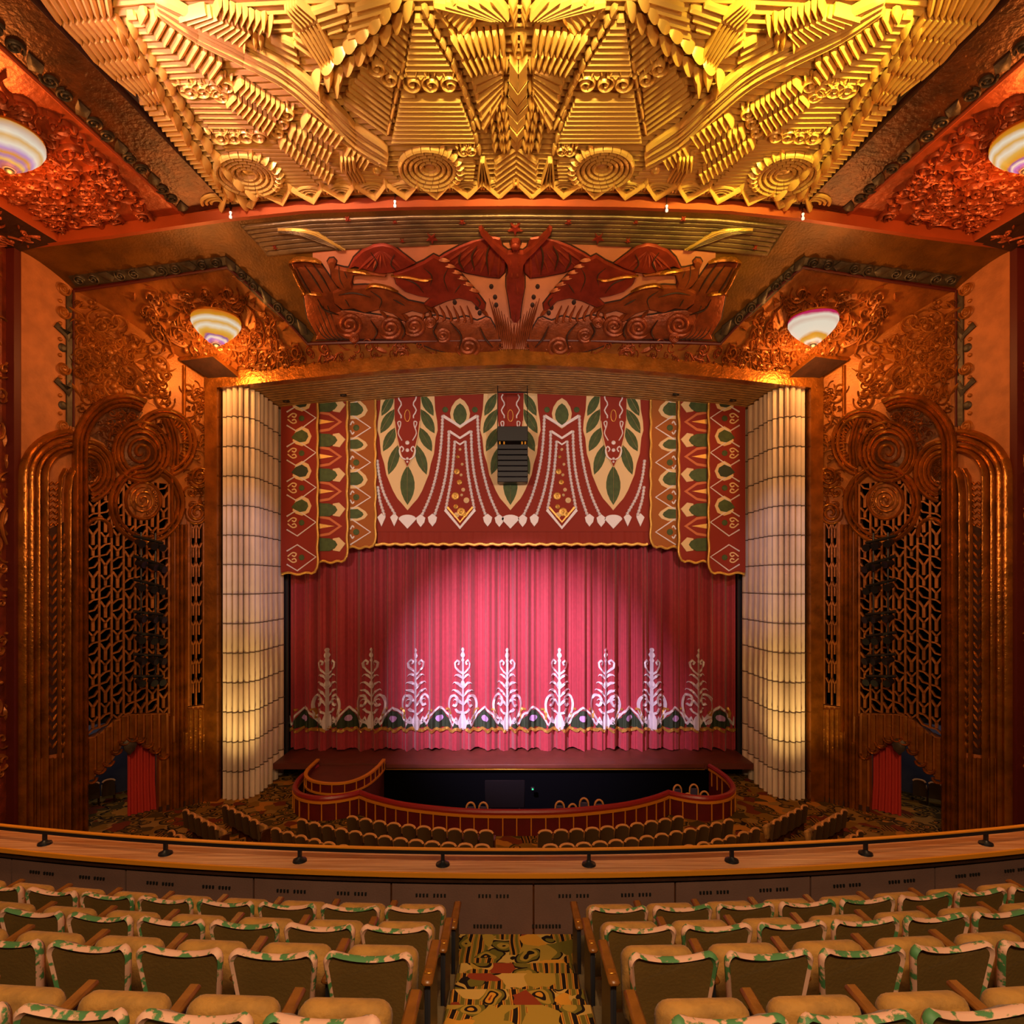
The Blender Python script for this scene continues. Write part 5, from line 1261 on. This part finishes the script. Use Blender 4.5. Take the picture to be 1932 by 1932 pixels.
for x0, y0 in ((800, 570), (806, 574), (760, 590), (716, 584), (906, 580)):
    bpart('hoof', 'mural', lambda m: leaf(m, BOARD, BOARD.uv(x0, y0), BOARD.uv(x0+16, y0+16), 0.13, 0.12, h0=0.06))
m = MB(); strip(m, BOARD, BU([(972.5, 522), (972.5, 560), (972.5, 602)]), 0.07, 0.03, 0.225, taper=0.3); m.build('contour_line', 'dark', board)
# ---- glass bowl lamps
def bowl_mat(name, cols):
    m, nt, b = new_mat(name); L = nt.links.new
    tc = nt.nodes.new('ShaderNodeTexCoord'); sp = nt.nodes.new('ShaderNodeSeparateXYZ'); L(tc.outputs['Generated'], sp.inputs[0])
    ns = nt.nodes.new('ShaderNodeTexNoise'); ns.inputs['Scale'].default_value = 3.0; L(tc.outputs['Generated'], ns.inputs['Vector'])
    ma = nt.nodes.new('ShaderNodeMath'); ma.operation = 'MULTIPLY_ADD'; ma.inputs[1].default_value = 0.16; L(ns.outputs['Fac'], ma.inputs[0]); 
    sb = nt.nodes.new('ShaderNodeMath'); sb.operation = 'SUBTRACT'; sb.inputs[1].default_value = 0.08; L(sp.outputs['Z'], sb.inputs[0]); L(sb.outputs[0], ma.inputs[2])
    r = nt.nodes.new('ShaderNodeValToRGB'); e = r.color_ramp.elements
    while len(e) < len(cols): e.new(0.5)
    for i, (p, c) in enumerate(cols): e[i].position = p; e[i].color = (*c, 1)
    L(ma.outputs[0], r.inputs['Fac']); L(r.outputs['Color'], b.inputs['Emission Color']); b.inputs['Emission Strength'].default_value = 0.58; b.inputs['Specular IOR Level'].default_value = 0.2
    b.inputs['Base Color'].default_value = (0.03, 0.02, 0.012, 1); b.inputs['Roughness'].default_value = 0.4
    return m
OR, WH, VI, PK = (1.0, 0.42, 0.02), (1.25, 1.1, 0.85), (0.28, 0.10, 0.75), (0.8, 0.02, 0.16)
M['bowlA'] = bowl_mat('bowl_glass_amber', [(0.0, (0.02, 0.01, 0.05)), (0.10, VI), (0.16, WH), (0.21, (0.2, 0.06, 0.45)), (0.25, OR), (0.36, (1.1, 0.62, 0.10)), (0.46, WH), (0.56, (1.1, 0.55, 0.08)), (0.68, WH), (0.8, OR), (1.0, (0.9, 0.16, 0.01))])
M['bowlB'] = bowl_mat('bowl_glass_magenta', [(0.0, (0.02, 0.02, 0.05)), (0.10, WH), (0.16, (0.9, 0.5, 0.06)), (0.24, OR), (0.32, WH), (0.55, WH), (0.68, (1.1, 0.8, 0.6)), (0.78, WH), (0.9, PK), (1.0, PK)])
M['bowlC'] = bowl_mat('bowl_glass_white', [(0.0, (0.02, 0.02, 0.04)), (0.09, (0.1, 0.08, 0.3)), (0.14, (1.0, 0.7, 0.1)), (0.2, (0.4, 0.25, 0.6)), (0.26, OR), (0.34, (0.7, 0.4, 0.8)), (0.44, WH), (0.56, (1.1, 0.62, 0.2)), (0.66, WH), (0.8, (1.0, 0.7, 0.5)), (1.0, OR)])
def bowl_lamp(S, px, py, R, lab, mt, power, color, sx=1, drop=0.75):
    a, b = S.uv(px, py); p = S.pt(a, b); x = p.x*sx if sx < 0 else p.x
    c = Vector((x, p.y, p.z-drop*R)); t = thing('bowl_lamp', lab, 'ceiling lamp', c-Vector((0, 0, 0.86*R)), 'stepped glass bowl lamps')
    m = MB(); prof = [(0.93, 0.42), (1.0, 0.32), (1.0, 0.14), (0.91, -0.04), (0.89, -0.08), (0.75, -0.24), (0.72, -0.28), (0.56, -0.43), (0.53, -0.47), (0.38, -0.58), (0.35, -0.62), (0.22, -0.70), (0.19, -0.74), (0.0, -0.77)]
    lathe(m, c, [(r*R, z*R) for r, z in reversed(prof)], 36); m.build('glass_bowl', mt, t, angle=25)
    m = MB(); lathe(m, c, [(0.0, -0.86*R), (0.09*R, -0.84*R), (0.14*R, -0.78*R), (0.12*R, -0.73*R)], 16); m.build('finial', 'blackmetal', t)
    m = MB(); lathe(m, c, [(0.94*R, 0.38*R), (0.98*R, 0.40*R), (0.98*R, 0.46*R), (0.94*R, 0.46*R)], 36); m.build('rim', 'brass', t)
    m = MB()
    for k in range(4): an = PI/4+k*PI/2; tube(m, [c+Vector((0.95*R*math.cos(an), 0.95*R*math.sin(an), 0.42*R)), c+Vector((0.3*R*math.cos(an), 0.3*R*math.sin(an), drop*R-0.02))], 0.025, 6)
    m.build('hanger', 'brass', t)
    point('bowl_lamp_light', c-Vector((0, 0, 1.3*R)), power, color, 0.3); point('bowl_rim_light', c+Vector((0, 0, 0.5*R)), power*0.12, color, 0.2)
    return c
bowl_lamp(BOARD, 408, 585, 0.80, 'amber and violet glass bowl lamp on the sounding board, left of the winged figure', 'bowlA', 420, (1.0, 0.42, 0.10))
bowl_lamp(BOARD, 1534, 585, 0.80, 'white and magenta glass bowl lamp on the sounding board, right of the winged figure', 'bowlB', 420, (1.0, 0.42, 0.10))
bowl_lamp(CEIL, 18, 238, 0.70, 'pearly glass bowl lamp under the side ceiling, left of the canopy', 'bowlC', 420, (1.0, 0.30, 0.05))
bowl_lamp(CEIL, 1936, 238, 0.70, 'orange glass bowl lamp under the side ceiling, right of the canopy', 'bowlA', 420, (1.0, 0.30, 0.05))
# small pendants hanging at the lip
for i, (px, py) in enumerate(((435, 405), (745, 384), (1258, 393), (1515, 408))):
    p = P(px, py, 18.2); t = thing('pendant', 'tiny white pendant on a thin wire, %s from left along the orange lip' % ORD[i], 'pendant', p-Vector((0, 0, 0.16)), 'pendants along the lip')
    m = MB(); tube(m, [p+Vector((0, 0, 0.1)), Vector((p.x, p.y, interp(ZC, p.x)))], 0.012, 5); m.build('wire', 'blackmetal', t)
    m = MB(); lathe(m, p, [(0, -0.12), (0.04, -0.10), (0.045, -0.05), (0.018, 0.0), (0.035, 0.04), (0.04, 0.08), (0.0, 0.11)], 12); m.build('glass_drop', 'ledwhite', t)

# ================================================================ THE CEILING: CANOPY OF LEAVES AND SIDE COFFERS
CU = lambda pts: U(CEIL, pts)
PC = {k: Pieces(k, 'canopy', ceil) for k in ('rib', 'fluted_slat', 'leaf', 'rod', 'curl', 'scale', 'ribbon', 'chevron')}
def cadd(kind, mb, size):
    for sx in both: PC[kind].add(mb, size, sx)
def px_size(mb):
    xs = []; 
    v = mb.v; p = Vector(v[0]); d = max(1, p.y); a = max((Vector(q)-p).length for q in v); return a/d
def field(poly, d0, d1, step=0.17, h=0.13, h0=0.02, kind='rib', wf=1.04):
    q = CU(poly); d = V2(CEIL.uv(*d1))-V2(CEIL.uv(*d0))
    for z, mb in rib_lines(CEIL, q, d, step, step*wf, h, h0): cadd(kind, mb, px_size(mb))
def slats(quad, n, h=0.15, h0=0.05, gap=0.06):
    """row of swelling slats: they run from edge 0-1 to edge 3-2 of the quad"""
    a, b, c, d = [V2(CEIL.uv(*p)) for p in quad]
    for i in range(n):
        u = (i+0.5)/n; p, q = a+(b-a)*u, d+(c-d)*u; w = ((b-a).length+(c-d).length)/2/n*(1-gap); mb = MB()
        pts = [p+(q-p)*t for t in (0, 0.12, 0.4, 0.7, 0.92, 1)]; hs = 1
        strip(mb, CEIL, pts, [w*0.75, w, w, w, w*0.95, w*0.5], h, h0); cadd('fluted_slat', mb, px_size(mb))
def cleaf(x0, y0, x1, y1, wpx, h=0.26, h0=0.08, kind='leaf'):
    a, b = V2(CEIL.uv(x0, y0)), V2(CEIL.uv(x1, y1)); d = 1150*11.4/(1100-(y0+y1)/2)
    mb = MB(); leaf(mb, CEIL, a, b, wpx*d/F, h, n=7, h0=h0, sharp=0.6); cadd(kind, mb, px_size(mb))
def chain(path, n, lpx, wpx, spread=1.0):
    """overlapping pairs of leaves along a path"""
    pts = resample(smooth(path, 6), 1.0)
    for i in range(n):
        k = int((len(pts)-2)*i/max(1, n-1)); p = pts[k]; t = (pts[min(k+6, len(pts)-1)]-pts[max(0, k-6)]).normalized(); nr = Vector((-t.y, t.x))
        for s in (-1, 1):
            q = p+nr*s*wpx*0.45*spread; e = q+t*lpx+nr*s*wpx*0.25; cleaf(q.x, q.y, e.x, e.y, wpx)
def curls(path, n, r):
    pts = resample(path, 1.0)
    for i in range(n):
        p = pts[int((len(pts)-1)*(i+0.5)/n)]; c = V2(CEIL.uv(p.x, p.y)); mb = MB()
        strip(mb, CEIL, spiral(c, r*0.15, r, 1.5, 0.5+i), r*0.42, 0.14, 0.04, taper=0.15); cadd('curl', mb, 0.02)
        for a in (-2.4, -1.9, -1.2, -0.7): mb = MB(); leaf(mb, CEIL, c+Vector((math.cos(a), math.sin(a)))*r*0.9, c+Vector((math.cos(a), math.sin(a)))*r*1.7, r*0.42, 0.14, n=5, h0=0.05); cadd('leaf', mb, 0.012)
def rosette(px, py, R):
    c = V2(CEIL.uv(px, py)); mb = MB(); dome(mb, CEIL, c, R*0.2, 0.05, 14); cadd('scale', mb, 0.03)
    for j, r in enumerate((0.30, 0.48, 0.66, 0.84, 1.0)):
        n = 10+3*j
        for i in range(n):
            a0, a1 = 2*PI*i/n, 2*PI*(i+0.92)/n; mb = MB()
            strip(mb, CEIL, [c+Vector((math.cos(a0+(a1-a0)*t), math.sin(a0+(a1-a0)*t)))*R*r for t in (0, 0.33, 0.66, 1)], R*0.17, 0.12, 0.02+0.02*j); cadd('scale', mb, 0.02)
    for i in range(9):
        a = -0.9+i*0.24-PI*0.05; mb = MB(); e = Vector((math.cos(a), math.sin(a))); leaf(mb, CEIL, c+e*R*0.8, c+e*R*1.25, R*0.22, 0.16, n=5, h0=0.08); cadd('leaf', mb, 0.02)
def rods(path, n, wpx, off=None):
    pts = resample(path, 0.5); d = 1150*11.4/(1100-path[0][1])
    for i in range(n):
        a, b = pts[int((len(pts)-1)*i/n)], pts[int((len(pts)-1)*(i+0.74)/n)]; mb = MB(); q = [V2(CEIL.uv(p.x, p.y)) for p in (a, a+(b-a)*0.2, a+(b-a)*0.8, b)]
        w = wpx*d/F; strip(mb, CEIL, q, [w*0.6, w, w, w*0.6], w*0.9, 0.06); cadd('rod', mb, px_size(mb))
BASE = Height(lambda x, y: interp(ZC, x)+0.09, 8.0, 19.0)
for z, mb in rib_lines(BASE, CU([(62, -50), (436, 384), (700, 366), (977, 360), (982, -50)]), (1, 0), 0.20, 0.18, 0.14, -0.01): cadd('rib', mb, px_size(mb))
# ---- left half, traced and mirrored about the axis
slats([(60, -30), (205, -40), (212, 16), (106, 32)], 9); slats([(112, 35), (220, 20), (244, 55), (146, 70)], 9); slats([(147, 72), (246, 57), (262, 91), (176, 108)], 8)
slats([(179, 109), (265, 93), (283, 124), (211, 138)], 8); slats([(214, 139), (286, 126), (300, 158), (250, 167)], 7); slats([(256, 168), (300, 160), (308, 176), (276, 188)], 5)
field([(262, 186), (276, 182), (318, 212), (352, 248), (386, 305), (434, 378), (424, 378), (330, 268)], (300, 215), (330, 213), 0.17)
chain([(228, 30), (258, 80), (290, 125), (322, 180), (352, 230), (386, 280), (420, 325), (450, 352)], 13, 40, 19, 1.1)
field([(226, 4), (262, 26), (310, 74), (352, 112), (410, 152), (338, 153), (306, 128), (270, 72)], (300, 90), (340, 88), 0.16)
field([(336, 157), (417, 157), (456, 211), (488, 242), (402, 243), (362, 198)], (360, 190), (420, 190), 0.16)
curls([(345, 160), (415, 160)], 3, 0.24); curls([(405, 250), (500, 250)], 4, 0.24)
field([(410, 262), (518, 262), (560, 305), (606, 352), (500, 352), (440, 300)], (440, 300), (540, 300), 0.15, 0.07, 0.0)
rosette(466, 322, 0.80)
field([(246, -6), (294, 16), (425, 110), (412, 146), (340, 96), (268, 36)], (330, 50), (312, 82), 0.17, 0.16, 0.07, 'fluted_slat', 0.94)
for q in ([(452, 136), (538, 192), (528, 210), (436, 152)], [(438, 165), (522, 218), (508, 241), (422, 181)], [(577, 200), (651, 245), (636, 266), (564, 222)], [(549, 225), (628, 275), (619, 295), (542, 244)], [(531, 246), (630, 318), (622, 336), (524, 262)], [(655, 262), (700, 292), (690, 308), (645, 282)]):
    a, b, c, d = q; slats([a, b, c, d], max(5, int(math.hypot(b[0]-a[0], b[1]-a[1])/11)), 0.2, 0.06)
curls([(430, 140), (412, 182)], 2, 0.2); curls([(545, 196), (520, 250)], 3, 0.2)
for j in range(6):
    o = (j-2.5)*9; mb = MB(); pts = [(292, -4-o*0.6), (370, 42-o), (457, 86-o), (540, 132-o), (612, 196-o), (668, 250-o), (730, 290-o*0.8), (792, 334-o*0.5)]
    sp = [V2(CEIL.uv(p.x, p.y)) for p in smooth(pts, 6)]
    for i in range(0, len(sp)-7, 6):
        mb = MB(); q = [p+Vector((0.02*math.sin(i+j), 0)) for p in sp[i:i+7]]; strip(mb, CEIL, q, [0.06, 0.16, 0.2, 0.2, 0.2, 0.16, 0.08], 0.16, 0.04+0.02*(j % 2)); cadd('ribbon', mb, 0.06)
slats([(382, 0), (476, 44), (456, 68), (330, 14)], 9, 0.22, 0.06); slats([(408, -12), (505, 22), (494, 44), (400, 6)], 8, 0.22, 0.06)
for (x0, y0, x1, y1, w_) in ((500, 10, 494, 40, 14), (515, 16, 500, 52, 13), (462, 52, 458, 82, 15), (476, 46, 484, 78, 15), (488, 52, 494, 74, 13)): cleaf(x0, y0, x1, y1, w_, 0.26, 0.1)
field([(494, 72), (549, 62), (568, 122), (486, 86)], (490, 80), (552, 112), 0.16); field([(548, 10), (600, 66), (585, 110), (556, 84)], (550, 30), (590, 60), 0.16)
field([(570, 40), (640, 60), (660, 10), (600, -8)], (580, 40), (640, 20), 0.16)
field([(690, -10), (745, -10), (700, 60), (655, 66), (660, 20)], (660, 20), (730, 0), 0.17)
slats([(560, 50), (600, 26), (632, 92), (604, 116)], 6, 0.16); slats([(535, 6), (560, -14), (598, 18), (566, 40)], 5, 0.16)
chain([(770, -14), (735, 28), (700, 58), (668, 86), (640, 112)], 7, 36, 23, 1.15)
for (x0, y0, x1, y1, w_) in ((604, 118, 592, 148, 20), (622, 112, 616, 152, 22), (640, 122, 632, 166, 20), (600, 146, 606, 168, 16)): cleaf(x0, y0, x1, y1, w_, 0.34, 0.12)
field([(686, 118), (741, 161), (729, 252), (706, 236), (642, 182)], (660, 170), (720, 215), 0.15); field([(703, 84), (774, 26), (760, 120), (742, 150)], (710, 90), (755, 130), 0.15)
curls([(700, 108), (748, 150)], 2, 0.22); rods([(763, 105), (730, 252)], 5, 9)
field([(782, 24), (802, 32), (858, 130), (762, 136)], (780, 100), (830, 100), 0.15); field([(757, 172), (866, 176), (900, 264), (738, 264)], (760, 220), (860, 220), 0.15)
curls([(762, 148), (866, 150)], 3, 0.24); rosette(811, 312, 0.82); curls([(868, 276), (898, 276)], 2, 0.18)
rods([(798, 2), (856, 112), (880, 168), (906, 288)], 13, 13); rods([(820, -6), (870, 78), (896, 150), (918, 246)], 10, 13); rods([(842, 84), (868, 144), (888, 196), (908, 240)], 6, 11)
slats([(846, 52), (952, 38), (955, 80), (868, 86)], 8, 0.24, 0.08); slats([(866, 92), (953, 82), (956, 108), (884, 122)], 7, 0.24, 0.08)
for i in range(6):
    mb = MB(); a = V2(CEIL.uv(948, 122+i*9)); b = V2(CEIL.uv(892+i*4, 146+i*17)); strip(mb, CEIL, [a+(b-a)*t for t in (0, 0.2, 0.8, 1)], [0.1, 0.17, 0.24, 0.16], 0.16, 0.04); cadd('rib', mb, 0.05)
for i in range(6):
    mb = MB(); a = V2(CEIL.uv(958-i*6, 22)); b = V2(CEIL.uv(928-i*22, -16+i*2)); strip(mb, CEIL, [a+(b-a)*t for t in (0, 0.2, 0.8, 1)], [0.1, 0.2, 0.24, 0.14], 0.18, 0.04); cadd('rib', mb, 0.05)
for i in range(5):
    mb = MB(); a = V2(CEIL.uv(838+i*9, 14+i*9)); b = V2(CEIL.uv(858+i*11, -12+i*4)); strip(mb, CEIL, [a, a+(b-a)*0.5, b], [0.14, 0.24, 0.16], 0.16, 0.04); cadd('rib', mb, 0.04)
# scales down the middle
for y0, hw, ht, hh in ((100, 16, 40, 0.34), (142, 17, 26, 0.32), (171, 18, 17, 0.26), (189, 21, 16, 0.22), (207, 17, 20, 0.22), (230, 15, 18, 0.26), (252, 13, 16, 0.2)):
    y1 = y0+ht; q = [V2(CEIL.uv(977-x, y)) for x, y in ((0, y0+hw*0.7), (hw, y0), (hw, y1), (0, y1+hw*0.6))]; mb = MB()
    vs = [CEIL.pt(p.x, p.y, h) for p, h in zip(q, (hh, hh*0.55, hh*0.45, hh*0.9))]+[CEIL.pt(p.x, p.y, 0.0) for p in q]
    mb.add(vs, [(0, 3, 2, 1), (0, 1, 5, 4), (1, 2, 6, 5), (2, 3, 7, 6)]); cadd('scale', mb, 0.03)
    for k in (1, 2): cleaf(977-hw-7*k, y0+4*k, 977-hw-6*k, y0+4*k+24, 12, 0.2, 0.06, 'scale')
for y, xw in ((60, 12), (76, 10), (8, 14), (20, 12), (-8, 16)):
    cleaf(977-xw*0.5, y-10, 977-xw*0.6, y+16, xw*1.2, 0.22, 0.1, 'scale')
for y in (182, 205, 222, 240, 258):
    for k in range(3): cleaf(952-k*13+(y-182)*0.12, y-4+k*3, 950-k*13+(y-182)*0.12, y+18+k*2, 13, 0.2, 0.06, 'scale')
# chevrons above the border
for k in range(7):
    y = 274+11*k; mb = MB(); q = [CEIL.uv(976, y-2), CEIL.uv(976-20, y+12), CEIL.uv(976-40, y+27)]; strip(mb, CEIL, [V2(p) for p in q], 0.17, 0.12, 0.03); cadd('chevron', mb, 0.05)
slats([(906, 292), (914, 292), (928, 336), (898, 338)], 4, 0.2, 0.05); field([(872, 294), (898, 298), (892, 338), (866, 334)], (870, 310), (890, 310), 0.15)
slats([(640, 280), (668, 278), (672, 302), (640, 302)], 4, 0.3, 0.1); slats([(644, 308), (674, 308), (690, 336), (660, 340)], 5, 0.12, 0.03)
mb = MB(); dome(mb, CEIL, CEIL.uv(711, 318), 0.15, 0.16, 12); cadd('scale', mb, 0.03)
for i in range(7): a = math.radians(200-i*32); cleaf(690+16*math.cos(a), 300-14*math.sin(a), 690+34*math.cos(a), 300-26*math.sin(a), 9, 0.14, 0.04)
field([(600, 250), (650, 262), (720, 300), (760, 345), (640, 345), (610, 300)], (640, 320), (720, 322), 0.16, 0.07, 0.0)
# border of triangles and fans along the lip
for i in range(10):
    x = 0.05+0.925*i
    if i: 
        mb = MB(); strip(mb, CEIL, [Vector((x-0.46, 18.26)), Vector((x, 17.62)), Vector((x+0.46, 18.26))], 0.16, 0.16, 0.06); cadd('chevron', mb, 0.05)
    else:
        mb = MB(); strip(mb, CEIL, [Vector((0, 17.62)), Vector((0.46, 18.26))], 0.16, 0.16, 0.06); cadd('chevron', mb, 0.05)
    for r in (0.42, 0.29, 0.16):
        mb = MB(); strip(mb, CEIL, [Vector((x+0.4625+r*math.cos(a), 18.0-r*0.8*math.sin(a))) for a in [PI*k/8 for k in range(9)]], 0.11, 0.1, 0.02); cadd('scale', mb, 0.04)
    mb = MB(); leaf(mb, CEIL, (x, 17.9), (x+0.02, 17.42), 0.16, 0.2, h0=0.08); cadd('leaf', mb, 0.03)
m = MB(); strip(m, CEIL, [Vector((x, 18.30)) for x in lin(-8.8, 8.8, 40)], 0.1, 0.06); m.build('border_rail', 'darkbrown', ceil)
# backing sheet of the canopy, coloured dark to stand for the shade between the ribs
gp = [(60, -60), (436, 386), (700, 368), (979, 361)]
for sx in both: m = MB(); zone(m, BASE, CU(gp+[(984, -60)]), 0.008, 0.4, 10); m.build('canopy_ground', 'canopyground', ceil, sx)
for p_ in PC.values(): p_.flush()
# ---- brown bands and carved side coffers
bpart('brown_band', 'darkbrown', lambda m: zone(m, CEIL, CU([(68, -5), (20, -60), (-60, -60), (-40, 45), (348, 403), (434, 386)]), 0.04, 0.3, 8), ceil)
bpart('band_edge', 'dark', lambda m: strip(m, CEIL, resample(CU([(40, -30), (70, 0), (435, 386)]), 0.5), 0.10, 0.16), ceil)
fret(CEIL, [(-30, 30), (120, 172), (240, 290), (350, 396)], ceil, 0.42, 9, 0.36)
bpart('side_coffer', 'bronze2', lambda m: zone(m, CEIL, CU([(-60, 30), (346, 403), (250, 420), (100, 444), (-200, 480), (-250, 250)]), 0.02, 0.4, 8), ceil)
bpart('coffer_rail', 'lip', lambda m: strip(m, CEIL, resample(CU([(-60, 28), (120, 196), (346, 403)]), 0.4), 0.12, 0.10), ceil)
bpart('carved_foliage', 'bronze2', lambda m: carve(m, CEIL, CU([(-60, 150), (60, 190), (140, 240), (260, 355), (310, 402), (240, 414), (118, 436), (-40, 340), (-80, 240)]), 31, 330, 0.60, 0.14), ceil)
bpart('corner_slab', ['dark', 'lip'], lambda m: relief(m, CEIL, resample(CU([(-120, 350), (-10, 362), (114, 440), (30, 460), (-120, 470)]), 0.5)[:-1], 0.3, 0.06, 0.0, 0, 1), ceil)  # orange light on the edge and shade beneath are put into the colours
bpart('slab_carving', 'bronze2', lambda m: carve(m, Height(lambda x, y: interp(ZC, x)-0.3, 8, 19), CU([(-100, 362), (-16, 372), (90, 440), (26, 454), (-100, 460)]), 33, 50, 0.5, 0.06), ceil)
